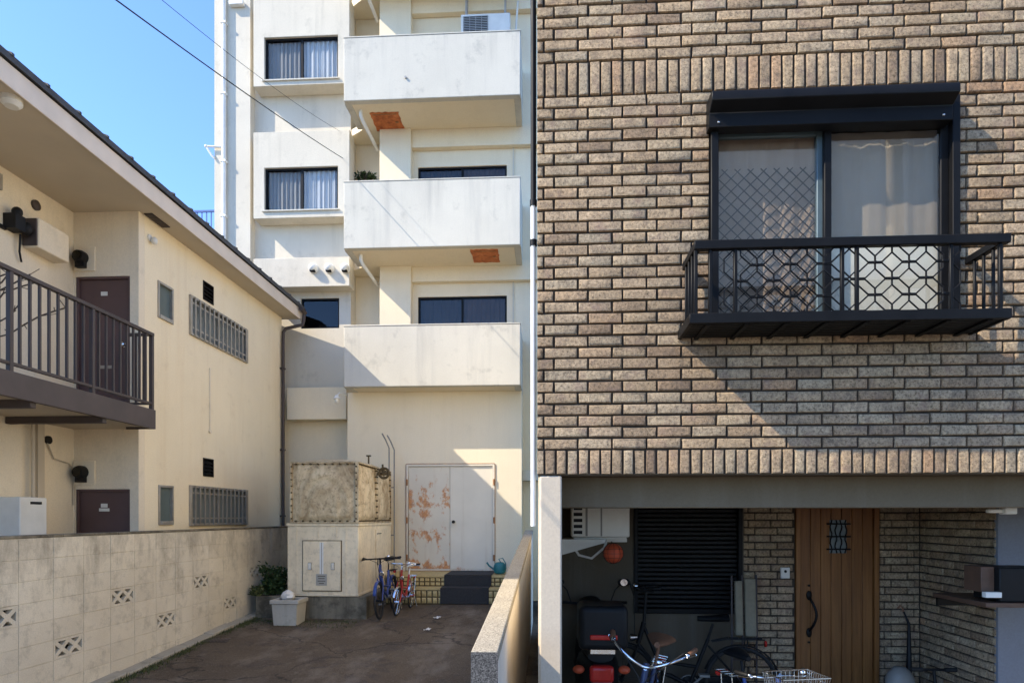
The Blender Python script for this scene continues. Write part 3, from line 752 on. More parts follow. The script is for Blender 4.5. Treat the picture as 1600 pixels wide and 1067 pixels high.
# landing
XRL=-4.95; yl1=YW-.18
b=MB(); b.box(XC+.002,XRL-.02,YN,yl1,3.43,3.60); b.box(XC+.002,XB-.002,yl1,YW-.002,3.43,3.60)
ls=b.build('landing_slab',M['soffit'],lh)
b=MB(); b.box(XRL-.018,XRL+.03,YN,yl1+.02,3.40,3.64); b.box(XB-.05,XRL-.019,yl1+.001,yl1+.02,3.40,3.64)
for y in(4.9,5.9,6.9): b.box(XC+.01,XRL-.019,y,y+.07,3.35,3.428)
b.build('edge_beam',M['slab'],ls,bevel=.004)
rl=[]
b=MB(); zt=4.60; zbm=3.73
b.box(XRL-.025,XRL+.025,YN,yl1,zt-.04,zt); b.box(XRL-.018,XRL+.018,YN,yl1,zbm-.03,zbm)
b.box(XB+.0,XRL-.026,yl1-.045,yl1,zt-.038,zt-.002); b.box(XB,XRL-.026,yl1-.04,yl1-.005,zbm-.028,zbm-.002)
for y in(yl1-.022,yl1-1.07,yl1-2.14,yl1-3.2): b.box(XRL-.022,XRL+.022,y-.022,y+.022,3.5,zt-.041)
rail=b.build('landing_railing',M['brownmetal'],lh,bevel=.003)
y=yl1-.14
while y>YN+.05:
    b=MB(); b.box(XRL-.011,XRL+.011,y-.011,y+.011,zbm,zt-.041); b.build('baluster',M['brownmetal'],rail); y-=.118
for x in(XRL-.10,XRL-.2):
    b=MB(); b.box(x-.011,x+.011,yl1-.034,yl1-.012,zbm-.002,zt-.038); b.build('baluster',M['brownmetal'],rail)
# fittings on the landing walls
def cq(px,py,dx=0): return Q(px,py,XC+dx)
a=cq(50,345); c=cq(108,408)
b=MB(); b.box(XC-.002,XC+.20,7.15,7.63,5.44,5.79); hb=b.build('water_heater',M['cream2'],lh,bevel=.015,segs=2)
b=MB(); b.box(XC+.015,XC+.185,7.13,7.149,5.46,5.77); b.build('side_cover',M['slab'],hb)
b=MB(); b.box(XC-.001,XC+.15,6.88,7.02,5.55,5.72); b.blob((XC+.10,6.96,5.76),.06,.05,.06); b.blob((XC+.12,7.07,5.62),.06,.06,.08)
b.tube([(XC+.06,7.05,5.55),(XC+.05,7.05,5.35),(XC+.03,7.1,5.25)],.011,6)
b.build('gas_meter',M['blackpl'],lh)
b=MB(); b.lathe((XC,7.33,6.02),(1,0,0),[(0,.06),(.03,.06),(.035,.045)],16); b.build('round_vent',M['brownmetal'],lh)
b=MB(); b.box(XC-.001,XC+.03,6.65,6.85,5.95,6.13); b.build('wall_vent',M['alu'],lh,bevel=.004)
b=MB(); b.box(XC-.001,XC+.03,6.7,6.9,5.53,5.57); b.build('cable_slot',M['blackpl'],lh)
for yy,xx in((4.2,0),):
    pass
def meter(zc):
    b=MB(); b.box(X(117,YW),X(150,YW),YW-.025,YW+.001,zc-.16,zc+.15); m=b.build('electric_meter',M['cream2'],lh,bevel=.004)
    b=MB(); xm=X(131,YW); b.lathe((xm,YW-.025,zc),(0,-1,0),[(0,.085),(.06,.085),(.10,.07),(.105,.02)],16); b.box(xm-.06,xm+.06,YW-.085,YW-.026,zc-.13,zc-.05); b.build('meter_dial',M['blackpl'],m)
    b=MB(); b.lathe((xm,YW-.131,zc),(0,-1,0),[(0,.055),(.004,.055)],16); b.build('dial_glass',M['glassdark'],m)
meter(Z(130,405,YW)); meter(Z(128,738,YW))
# lower corridor wall: pilaster strip, pipe, cabinet
b=MB(); b.box(XC-.001,XC+.05,7.32,7.42,.82,3.42); b.tube([(XC+.07,7.22,3.4),(XC+.07,7.22,.85)],.022,8); b.build('pipe_cover',M['soffit'],lh)
b=MB(); b.lathe((XC,7.52,3.24),(1,0,0),[(0,.05),(.03,.05),(.035,.03)],14); b.build('round_vent',M['blackpl'],lh)
b=MB(); b.tube([(XC+.02,7.5,3.2),(XC+.02,7.6,3.02),(XC+.02,7.85,2.98),(XC+.02,7.93,2.9),(XC+.02,7.93,2.45)],.009,6); b.build('cable',M['soffit'],lh)
b=MB(); b.box(XC-.001,XC+.34,6.72,7.10,1.6,2.52); cb=b.build('utility_cabinet',M['whitepl'],lh,bevel=.012,segs=2)
b=MB(); b.box(XC+.335,XC+.345,6.86,7.02,2.44,2.47); b.build('vent_slot',M['blackpl'],cb)
# bare potted plant behind the railing
pp=empty('bare_plant',(XC+.45,5.9,3.6),'thin bare twiggy plant in a pot behind the brown landing railing','plant')
b=MB(); b.lathe((XC+.45,5.9,3.6),(0,0,1),[(0,.10),(.22,.13),(.24,.145),(.27,.145),(.27,.12),(.24,.115)],18); b.build('pot',M['greypl'],pp)
b=MB(); rr=random.Random(3)
for k in range(16):
    a=rr.uniform(0,6.28); p=Vector((XC+.45,5.9,3.84)); pts=[p.copy()]; d=Vector((math.cos(a)*.35,math.sin(a)*.5,1)).normalized()
    for i in range(7):
        d=(d+Vector((rr.uniform(-.4,.4),rr.uniform(-.4,.4),rr.uniform(-.3,.25)))).normalized(); p=p+d*.16; p.x=min(max(p.x,XC+.05),XRL-.08); pts.append(p.copy())
        if i>1:
            e=p+Vector((rr.uniform(-.12,.12),rr.uniform(-.15,.15),rr.uniform(-.02,.12))); e.x=min(max(e.x,XC+.05),XRL-.08); b.tube([p,e],.004,4)
    b.tube(pts,.008,5)
b.build('branches',M['twig'],pp)

# ================================================================== BLOCK WALL (left of the alley)
XW=-4.80; BP=.41; BH=.2; Z0=.5
y_ref=6.18; yend=11.62
bw=empty('block_wall',(XW,7,.3),'weathered cream concrete block wall with pierced blocks along the alley','wall')
solid=MB(); pier=MB(); pn=[]
holesA={6.18,7.82,9.46}; holesB={5.36,7.00,8.64,10.28,3.72}
i0=int((2.0-y_ref)/BP)-1
def blk(b,y0,y1,z0,z1):
    rr=random; b.tint=rr.random(); e=.0016+rr.uniform(-.0006,.0012); c=.0022
    xs=XW+rr.uniform(-.002,.0015)
    y0+=e;y1-=e;z0+=e;z1-=e
    A=[(y0,z0),(y1,z0),(y1,z1),(y0,z1)]; B=[(y0+c,z0+c),(y1-c,z0+c),(y1-c,z1-c),(y0+c,z1-c)]
    b.add([(XW-.06,y,z) for y,z in A]+[(xs-c,y,z) for y,z in A]+[(xs,y,z) for y,z in B],[(8,9,10,11)]+[(r*4+i,r*4+(i+1)%4,r*4+4+(i+1)%4,r*4+4+i) for r in(0,1) for i in range(4)])
for r in range(-1,8):
    z0=Z0+r*BH; z1=z0+BH
    for k in range(i0,16):
        yc=y_ref+k*BP; a=max(yc-BP/2,2.0); c=min(yc+BP/2,yend)
        if c-a<.05: continue
        if z1<alley_z(yc)-.1: continue
        if (r==2 and any(abs(yc-h)<.05 for h in holesA)) or (r==4 and any(abs(yc-h)<.05 for h in holesB)):
            pn.append((a,c,z0,z1)); continue
        blk(solid,a,c,z0,z1)
solid.build('block_face',M['block'],bw,weld=False).data.set_sharp_from_angle(angle=R(30))
def bar(b,p,q,w,x0,x1):
    p,q=Vector((0,*p)),Vector((0,*q)); d=(q-p).normalized(); n=Vector((0,-d.z,d.y))*w
    b.prism([(x0,*(p+n)[1:]),(x0,*(q+n)[1:]),(x0,*(q-n)[1:]),(x0,*(p-n)[1:])],(x1-x0,0,0))
for a,c,z0,z1 in pn:
    b=MB(); w=.024; a+=.003;c-=.003;z0+=.003;z1-=.003
    b.box(XW-.10,XW-.001,a,c,z0,z0+w); b.box(XW-.10,XW-.001,a,c,z1-w,z1); b.box(XW-.10,XW-.001,a,a+w,z0+w,z1-w); b.box(XW-.10,XW-.001,c-w,c,z0+w,z1-w)
    ya,yb,za,zc=a+w,c-w,z0+w,z1-w; zm=(za+zc)/2; ym=(ya+yb)/2
    for s0,s1 in((ya,ym),(ym,yb)):
        m=(s0+s1)/2
        bar(b,(s0,za),(s1,zc),.020,XW-.045,XW-.0025); bar(b,(s0,zc),(s1,za),.020,XW-.0445,XW-.003)
        b.tube([(XW-.044,m,zm),(XW-.0015,m,zm)],.034,8)
    b.build('pierced_block',M['block'],bw)
b=MB(); hl=[(a+.001,c-.001,z0+.001,z1-.001) for a,c,z0,z1 in pn]
b.wall('x',XW-.0055,XW-.095,2.0,yend,.2,2.1,hl); b.build('wall_core',M['block'],bw)
b=MB(); b.box(XW-.20,XW-.101,2.0,yend,.2,1.9); b.build('hole_shade_sheet',M['dark'],bw)  # dark sheet stands in for the shaded yard behind the pierced holes
b=MB()
y=2.0
while y<yend:
    e=min(y+BP*2,yend); b.box(XW-.135,XW+.004,y+.002,e-.002,2.101,2.128); y=e
b.build('coping',M['concrete'],bw,bevel=.006,segs=2)
b=MB(); b.wall('y',yend+.001,yend+.12,-5.25,XW-.001,.5,2.1); b.build('wall_return',M['block'],bw)
# kerb along the foot of the wall
b=MB(); n=30
for k in range(15):
    y0=2.7+k*.6; y1=min(y0+.59,10.9)
    if y0>10.7: break
    za,zb=alley_z(y0),alley_z(y1); h=.055+random.uniform(-.012,.012)
    b.add([(XW+.003,y0,za-.1),(XW+.15,y0,za-.1),(XW+.15,y0,za+h*.8),(XW+.003,y0,za+h),(XW+.003,y1,zb-.1),(XW+.15,y1,zb-.1),(XW+.15,y1,zb+h*.8),(XW+.003,y1,zb+h)],[(0,1,2,3),(7,6,5,4),(1,5,6,2),(2,6,7,3),(0,4,5,1),(3,7,4,0)])
tag(b.build('kerb',M['kerb'],None,bevel=.012,segs=2),kind='structure')
# moss and weeds in the gutter
b=MB(); rr=random.Random(11)
for k in range(9000):
    y=rr.uniform(5.0,10.9); dens=.5+.5*math.sin(y*3.1)*math.sin(y*7.7+1)
    if rr.random()>.30+dens*.7: continue
    x=XW+.16+abs(rr.gauss(0,.07)); z=alley_z(y)-.004; h=rr.uniform(.008,.045)*(1.7 if rr.random()<.08 else 1); a=rr.uniform(0,6.28); w=rr.uniform(.004,.010)
    dx,dy=math.cos(a)*w,math.sin(a)*w; lx,ly=rr.uniform(-.015,.015),rr.uniform(-.015,.015)
    b.add([(x-dx,y-dy,z),(x+dx,y+dy,z),(x+lx,y+ly,z+h)],[(0,1,2)])
for k in range(2600):
    x=rr.uniform(XW+.1,-2.9); y=9.72+rr.gauss(0,.07)-(.0 if x>-4.1 else .0); z=alley_z(y)-.004
    if rr.random()<.35: y=rr.uniform(9.3,9.8)
    h=rr.uniform(.006,.03); a=rr.uniform(0,6.28); w=rr.uniform(.004,.010)
    z=alley_z(y)-.004
    b.add([(x-math.cos(a)*w,y-math.sin(a)*w,z),(x+math.cos(a)*w,y+math.sin(a)*w,z),(x+rr.uniform(-.012,.012),y+rr.uniform(-.012,.012),z+h)],[(0,1,2)])
tag(b.build('moss',M['moss'],weld=False),kind='stuff')

# ================================================================== LOW BOUNDARY WALL (right of the alley)
lx0,lx1=-.418,-.268; ly0,ly1=3.5,12.2; lz=lambda y:1.565+.055*(y-3.5)
lw=empty('boundary_wall',((lx0+lx1)/2,ly0,.3),'low pinkish wall with a speckled coping between the alley and the brick house','wall')
b=MB(); b.add([(x,y,z) for y in(ly0+.012,ly1) for x,z in((lx0+.012,.2),(lx1-.004,.2),(lx1-.004,lz(y)-.06),(lx0+.012,lz(y)-.06))],[(0,1,2,3),(7,6,5,4),(0,4,5,1),(1,5,6,2),(2,6,7,3),(3,7,4,0)])
b.build('wall',M['wallpink'],lw)
b=MB(); b.box(lx0+.001,lx1-.001,ly0-.016,ly0-.005,.2,lz(ly0)-.006); b.build('end_face',M['shadegranite'],lw)  # shade over this end of the wall is put into its colour
b=MB()
b.add([(x,y,z) for y in(ly0-.004,ly1) for x,z in((lx0,lz(y)-.059),(lx1,lz(y)-.059),(lx1,lz(y)),(lx0,lz(y)))],[(0,1,2,3),(7,6,5,4),(0,4,5,1),(1,5,6,2),(2,6,7,3),(3,7,4,0)])
b.build('coping',M['granite'],lw,bevel=.008,segs=2)

# ================================================================== APARTMENT BUILDING (centre, behind)
YG,YBAL,YR,YP,YX,YV=12.40,11.85,12.85,12.75,12.62,12.95
FH=2.71; ZBT=Z(675,508,YBAL); ZBB=Z(675,603,YBAL)
ZUP=17.5
ap=empty('apartment_building',(X(560,YG),YG,.7),'tall white stuccoed apartment building with solid balconies and a rusty double door','building')
XPL,XPR=X(335,YP),X(391,YP)           # left pier
XF=X(548,YV)                           # right edge of the left part
def zz(px,py,Y): return Z(px,py,Y)
# window rows in the left part
W1=(X(413,YX),X(528,YX),zz(470,124,YX),zz(470,57,YX)); W2=(X(413,YX),X(528,YX),zz(470,328,YX),zz(470,261,YX))
W3=(X(470,YV),X(530,YV),zz(500,513,YV),zz(500,466,YV))
b=MB(); b.wall('y',YV,YV+.2,XPR,XF,3.0,ZUP,[W3,(W1[0]-.1,W1[1]+.1,W1[2]-.1,W1[3]+.1),(W2[0]-.1,W2[1]+.1,W2[2]-.1,W2[3]+.1)])
b.box(XF-.16,XF,YV+.2,13.5,3.0,ZUP)
b.box(XPL,XPR,YP,YV+.2,.6,ZUP); b.build('wall',M['white'],ap)
b=MB(); b.box(XPR+.001,X(543,YG)+.05,YV-.004,YV+.2,.6,zz(500,606,YV)); b.build('lower_wall',M['lowwhite'],ap)
# box bays
def bay(z0,z1,w,x0=X(396,YX),x1=X(546,YX),mt='white'):
    b=MB(); hs=[w] if w else []
    b.wall('y',YX,YV-.002,x0,x1,z0,z1,hs); return b.build('window_bay',M[mt],ap,bevel=.006)
by1=bay(zz(470,133,YX),zz(470,0,YX)+.05,W1); by2=bay(zz(470,340,YX),zz(470,205,YX),W2)
bay(zz(470,448,YX),zz(470,403,YX),None); bay(zz(500,655,YX),zz(500,605,YX),None,X(448,YX),X(541,YX),'lowwhite')  # canopy takes the lighter render, standing in for sunlight on it
bay(zz(470,133,YX)+FH*1.0+.22,zz(470,0,YX)+FH*1.0+.3,None)
def twin(w,y,mats,seed,cur=True,div=.5,cm='curtain'):
    x0,x1,z0,z1=w
    b=MB(); t=.035
    b.box(x0,x0+t,y,y+.07,z0,z1); b.box(x1-t,x1,y,y+.07,z0,z1); b.box(x0+t,x1-t,y,y+.07,z0,z0+t); b.box(x0+t,x1-t,y,y+.07,z1-t,z1)
    xm=x0+(x1-x0)*div
    if div: b.box(xm-.022,xm+.022,y+.008,y+.055,z0+t,z1-t)
    f=b.build('window',M['darkmetal'],ap,bevel=.003)
    b=MB(); b.box(x0+t,xm if div else x1-t,y+.035,y+.04,z0+t,z1-t)
    if div: b.box(xm,x1-t,y+.022,y+.027,z0+t,z1-t)
    b.build('pane',M[mats],f)
    if cur:
        b=MB(); drape(b,x0+t,xm,y+.075,z0+.01,z1-.01,.012,50,8,seed); b.build('curtain',M['curtain_dark'],f)
        b=MB(); drape(b,xm,x1-t,y+.075,z0+.01,z1-.01,.016,60,7,seed+1); b.build('curtain',M[cm],f)
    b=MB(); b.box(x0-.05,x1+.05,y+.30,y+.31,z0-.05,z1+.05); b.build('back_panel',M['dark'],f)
twin(W1,YX+.05,'glass',5); twin(W2,YX+.05,'glass',9)
twin(W3,YV+.03,'glassdark',13,False,0)
for w in(W1,W2):
    b=MB(); b.box(w[0]-.04,w[1]+.03,YX-.035,YX+.049,w[2]-.03,w[2]-.001); b.build('window_sill',M['white2'],ap,bevel=.004)
# vent hoods
for px in(490,515,540):
    c=P(px,420,YX); r=.088
    b=MB(); b.lathe((c.x,YX,c.z),(0,-1,0),[(0,r*1.12),(.012,r*1.12),(.014,r),(.06,r*.97),(.10,r*.82),(.13,r*.5),(.14,r*.05)],20); h=b.build('vent_hood',M['whitepaint'],ap,smooth=60)
    b=MB(); b.box(c.x-.055,c.x+.055,YX-.105,YX-.02,c.z-r*1.02,c.z-r*.42); b.build('opening',M['blackpl'],h,bevel=.02,segs=3)
# alcove between the left part and the balcony column
XCOL,XCR=X(593,YP),X(642,YP)
b=MB(); b.box(XF+.0,XCOL+.3,13.30,13.5,3.0,ZUP); b.build('alcove_wall',M['lowwhite'],ap)
b=MB(); b.box(XCOL,XCR,YP,13.299,4.0,ZUP); b.build('balcony_column',M['lowwhite'],ap,bevel=.01)
# balcony wall with windows
XAR=X(868,YR)
wy=YV+.0
WA=(X(653,wy),X(792,wy)); wins=[]
ztop2=zz(720,463,wy); zt=[ztop2,zz(720,260,wy)]
hs=[(WA[0],WA[1],t-1.75,t) for t in zt]
b=MB(); b.wall('y',wy,wy+.2,XCR,XAR,3.0,ZUP,hs); b.build('balcony_wall',M['lowwhite'],ap)
for t in zt:
    w=(WA[0]+.002,WA[1]-.002,t-1.748,t-.002); twin(w,wy+.03,'glassdark',21 if t==ztop2 else 25,True,.5,'wiredback')
# lintels over the windows and slabs (the slab of each balcony runs back to the wall)
for k in range(0,5):
    zb=ZBB+k*FH
    if k>0:
        b=MB(); b.box(XCR+.001,XAR-.02,YR-.03,wy-.002,zb-zz(700,0,0)+zz(700,0,0)-.40,zb-.001)
        b.build('lintel',M['lowwhite'],ap,bevel=.005)
# right jamb strip
b=MB(); b.box(X(801,wy),X(803,wy),wy-.03,wy-.002,3.4,ZBB+2*FH-.4); b.build('pipe_strip',M['white'],ap)
XB0,XB1=X(537,YBAL),X(813,YBAL)
BOFF=[0,.11,.045,.11,.11]
def balcony(k,hatch,full=True):
    zb=ZBB+k*FH; ztp=ZBT+k*FH; zb2=zb-BOFF[k]
    b=MB(); T=.12
    b.box(XB0,XB1,YBAL,YBAL+T,zb2,ztp); b.box(XB0,XB0+T,YBAL+T,YR-.1,zb2,ztp); b.box(XB1-T,XB1,YBAL+T,wy-.002,zb2,ztp)
    o=b.build('balcony',M['white2'],ap,bevel=.012,segs=2)
    b=MB()
    if k>0: b.prism([(XB0+T,YBAL+T+.001,zb2+.006),(XB1-T-.001,YBAL+T+.001,zb2+.006),(XB1-T-.001,YR-.031,zb2+.006),(XCR,YR-.031,zb2+.006),(XCR,YP-.001,zb2+.006),(XCOL-.01,YP-.001,zb2+.006),(XCOL-.01,13.29,zb2+.006),(XF+.002,13.29,zb2+.006),(XF+.002,YV+.02,zb2+.006),(XB0+T,YR-.1,zb2+.006)],(0,0,.13))
    else: b.box(XB0+T+.001,XB1-T-.001,YBAL+T+.001,YG+.3,zb2+.004,zb2+.12)
    b.build('floor_slab',M['lowwhite'],o)
    b=MB(); b.box(XB0-.008,XB1+.008,YBAL-.008,YBAL+T+.008,ztp+.001,ztp+.025); b.build('parapet_cap',M['white2'],o,bevel=.006)
    if hatch:
        a,c=P(*hatch[0:2],YBAL+hatch[4]),P(*hatch[2:4],YBAL+hatch[4])
        b=MB(); x0=hatch[5]; x1=hatch[6]; y0=YBAL+hatch[4]; y1=YBAL+hatch[7]
        rr=random.Random(k*7+1); jj=lambda: rr.uniform(-.014,.012); N=9
        ring=[(x0+(x1-x0)*i/N,y0+jj()) for i in range(N)]+[(x1+jj(),y0+(y1-y0)*i/N) for i in range(N)]+[(x1-(x1-x0)*i/N,y1+jj()) for i in range(N)]+[(x0+jj(),y1-(y1-y0)*i/N) for i in range(N)]
        b.prism([(x,y,zb2-.006) for x,y in ring],(0,0,.010)); h=b.build('hatch',M['hatch'],o)
        b=MB(); b.box(x0+.05,x1-.05,y0+.04,y0+.055,zb2-.016,zb2-.0062); b.box(x1-.12,x1-.06,(y0+y1)/2-.02,(y0+y1)/2+.02,zb2-.022,zb2-.0062); b.build('hatch_handle',M['rustedge'],o)
    if k>0:
        xd=XB0+.24; b=MB(); b.tube([(xd,YBAL+.30,zb2+.02),(xd,YBAL+.30,zb2-.10),(xd+.02,YBAL+.36,zb2-.16),(xd+.10,YR+.15,zb2-.28)],.033,10); b.build('drain_spout',M['whitepaint'],o)
    return o
def hx(px,y): return X(px,y)
balcony(0,None)
zb1=ZBB+FH-.11; zb2_=ZBB+2*FH-.045
def depth_at(px,py,z):    # depth of a pixel on the horizontal plane z
    u=(px-800)/F; t=(z-CAMZ)*F/(HOR-py); return t*(CY+u*SY)
ya,yb=depth_at(755,390,zb1),depth_at(760,410,zb1)
balcony(1,(0,0,0,0,ya-YBAL,X(735,ya),X(778,ya),yb-YBAL))
ya,yb=depth_at(600,176,zb2_),depth_at(605,205,zb2_)
balcony(2,(0,0,0,0,ya-YBAL,X(577,ya),X(622,ya),yb-YBAL))
balcony(3,None); balcony(4,None)
# small drain hole on the upper balcony front
b=MB(); c=P(634,122,YBAL); b.cyl((c.x,YBAL+.01,c.z),(c.x,YBAL-.03,c.z),.022); b.build('weep_pipe',M['alu'],ap)
# ground floor front with the rusty double door
GX0,GX1=X(543,YG),X(815,YG)
DO=(X(635,YG),X(773,YG),zz(704,891,YG),zz(704,725,YG))
b=MB(); b.wall('y',YG,YG+.25,GX0,GX1,.6,ZBB+.003,[DO]); b.box(GX1-.2,GX1,YG+.251,YV+.2,.6,ZBB); b.box(GX0,GX0+.2,YG+.251,YV+.3,.6,ZBB); b.build('ground_floor_wall',M['lowwhite'],ap)
b=MB(); b.wall('y',YV+.001,YV+.2,GX1-.001,XAR,.6,3.0); b.build('recess_wall',M['lowwhite'],ap)
b=MB(); b.box(GX1+.002,XAR,YV-.25,YV-.001,3.02,3.22); b.box(XAR-.01,XAR+.2,YV,20,.6,ZUP); b.box(XPL,XPL+.2,YV+.21,20,.6,ZUP); b.box(XPL,XAR,19.8,20,.6,ZUP); b.box(XPL,XAR+.2,YV+.3,20,ZUP-.1,ZUP+.1); b.build('side_wall',M['white'],ap)
b=MB(); t=.04
b.box(DO[0],DO[0]+t,YG-.015,YG+.10,DO[2],DO[3]); b.box(DO[1]-t,DO[1],YG-.015,YG+.10,DO[2],DO[3]); b.box(DO[0]+t,DO[1]-t,YG-.015,YG+.10,DO[3]-t,DO[3]); b.box(DO[0]+t,DO[1]-t,YG-.015,YG+.10,DO[2],DO[2]+.03)
b.build('door_frame',M['whitedoor'],ap,bevel=.004)
b=MB(); b.box(DO[0]-.02,DO[1]+.02,YG-.017,YG-.002,DO[2]-.025,DO[2]-.001); b.box(DO[0]-.012,DO[0]-.001,YG-.016,YG-.001,DO[2],DO[3]); b.box(DO[1]+.001,DO[1]+.012,YG-.016,YG-.001,DO[2],DO[3]); b.box(DO[0],DO[1],YG-.016,YG-.001,DO[3]+.001,DO[3]+.014); b.build('rusty_edge',M['rustedge'],ap)
xm=X(703,YG)
def leaf(x0,x1,mat,knob):
    b=MB(); b.box(x0,x1,YG+.012,YG+.055,DO[2]+.034,DO[3]-t-.006); d=b.build('door',mat,ap,bevel=.003)
    # local origin at the door foot so that the rust gradient sits on the door
    if knob:
        b=MB(); kz=zz(709,815,YG); b.lathe((x0+.07,YG+.012,kz),(0,-1,0),[(0,.03),(.01,.03),(.015,.014),(.05,.014),(.055,.032),(.08,.028),(.084,.01)],14); b.build('knob',M['blackpl'],d)
    hx_=x1-.03 if knob else x0+.03
    for q in(.25,.98,1.72):
        b=MB(); xx=(DO[1]-.012) if knob else (DO[0]+.012); b.cyl((xx,YG-.028,DO[2]+q-.06),(xx,YG-.028,DO[2]+q+.06),.013,k=8); b.box(xx-.02,xx+.02,YG-.022,YG-.0155,DO[2]+q-.06,DO[2]+q+.06); b.build('hinge',M['rustedge'],d)
    return d
leaf(DO[0]+t+.004,xm-.003,M['rustdoor'],False); leaf(xm+.003,DO[1]-t-.004,M['whitedoor'],True)
# tiled steps
def depth_z(px,z,py): return depth_at(px,py,z)
sx0,sx1=X(600,11.3),X(815,YG)
y1=11.17; z1=Z(690,919,y1); y2=depth_at(700,916,z1); z2=Z(700,899,y2); STEPZ,STEPY=z2,y2
b=MB(); b.box(sx0,sx1,y1,YG-.02,.5,z1); b.box(sx0,sx1,y2,YG-.02,z1+.001,z2); st=b.build('steps',M['stepjoint'],ap)
b=MB(); tw=.098
for (yf,za,zc,n) in((y1,alley_z(y1)+.02,z1-.035,2),(y2,z1+.012,z2-.035,2)):
    x=sx0+.01
    th=(zc-za)/n
    while x<sx1-.05:
        for r in range(n):
            cx,cz=x+tw/2,za+th*(r+.5); hw,hh=tw/2-.011,th/2-.010
            b.add([(cx-hw,yf,cz-hh),(cx+hw,yf,cz-hh),(cx+hw,yf,cz+hh),(cx-hw,yf,cz+hh),(cx-hw*.72,yf-.010,cz-hh*.72),(cx+hw*.72,yf-.010,cz-hh*.72),(cx+hw*.72,yf-.010,cz+hh*.72),(cx-hw*.72,yf-.010,cz+hh*.72)],[(4,5,6,7),(0,1,5,4),(1,2,6,5),(2,3,7,6),(3,0,4,7)])
        x+=tw
    b.box(sx0-.005,sx1,yf-.014,yf+.10,zc+.006,zc+.037)
b.box(sx0,sx1,y1+.11,y2-.001,z1+.001,z1+.005); b.box(sx0,sx1,y2+.11,YG-.021,z2+.001,z2+.005)
b.build('step_tiles',M['steptile'],st)
# mats on the steps
mt=MB(); mx0,mx1=X(690,11.3),X(765,11.3)
mt.box(mx0,mx1,y1-.030,y1-.016,alley_z(y1)+.02,z1+.004); mt.box(mx0,mx1,y1-.030,y2-.017,z1+.0045,z1+.016); mt.box(mx0+.02,mx1+.02,y2-.030,y2-.016,z1+.0165,z2+.004); mt.box(mx0+.02,mx1+.02,y2-.030,YG-.03,z2+.0065,z2+.018)
tag(mt.build('step_mat',M['mat'],None,loc=(mx0,y1,z1),bevel=.004),'dark runner mat laid over the yellow tiled steps','mat')
# outside landing railing at the far left edge (roof of the stair)
yq=13.6; rx0,rx1=X(285,yq),XPL-.003; rz=zz(320,329,yq)
b=MB(); b.box(rx0,rx1,yq-.15,yq+1.2,rz-1.28,rz-1.1); ln=b.build('stair_landing',M['lowwhite'],ap)
b=MB(); b.box(rx0,rx1,yq-.02,yq+.02,rz-.04,rz)
x=rx0+.02
while x<rx1-.01: b.box(x-.010,x+.010,yq-.010,yq+.010,rz-1.1,rz-.041); x+=.105
b.build('railing',M['bluerail'],ln)
b=MB(); b.box(rx0,rx0+.2,yq-.1,yq+1.2,.6,rz-1.281); b.build('landing_post',M['lowwhite'],ln)
# white downpipe with bracket on the left pier
xp=X(352,YP)
b=MB(); b.cyl((xp,YP-.055,2.0),(xp,YP-.055,ZUP),.045,k=14); dp=b.build('drainpipe',M['whitepaint'],ap)
b=MB()
for py in(40,150,255,340): z=zz(352,py,YP); b.box(xp-.055,xp+.055,YP-.105,YP-.002,z-.02,z+.02)
b.build('pipe_clip',M['whitepaint'],dp)
b=MB(); a=P(345,230,YP-.05); c=P(322,229,YP-.05); d_=P(330,242,YP-.05)
b.tube([(xp-.02,a.y,a.z),(c.x,c.y,c.z)],.022,8); b.tube([(c.x,c.y,c.z),(d_.x,d_.y,d_.z),(XPL+.01,YP-.03,d_.z-.06)],.022,8); b.blob((c.x,c.y,c.z),.035,.035,.035,10,8); b.build('cable_bracket',M['whitepaint'],ap)
# lamp by the canopy and other fittings
c=P(537,628,YX)
b=MB(); b.tube([(c.x+.12,YG-.002,c.z+.10),(c.x+.05,YG-.20,c.z+.10),(c.x,YG-.20,c.z+.05)],.014,8); b.lathe((c.x,YG-.20,c.z+.06),(0,0,-1),[(0,.03),(.03,.04),(.07,.075),(.075,.07)],14); b.blob((c.x,YG-.20,c.z-.04),.045,.045,.06,12,8); b.build('wall_lamp',M['whitepaint'],ap)
c=P(368,9,YP); b=MB(); b.box(c.x-.1,c.x+.2,YP-.10,YP-.001,c.z-.05,c.z+.04); b.build('wall_lamp',M['whitepaint'],ap,bevel=.01)
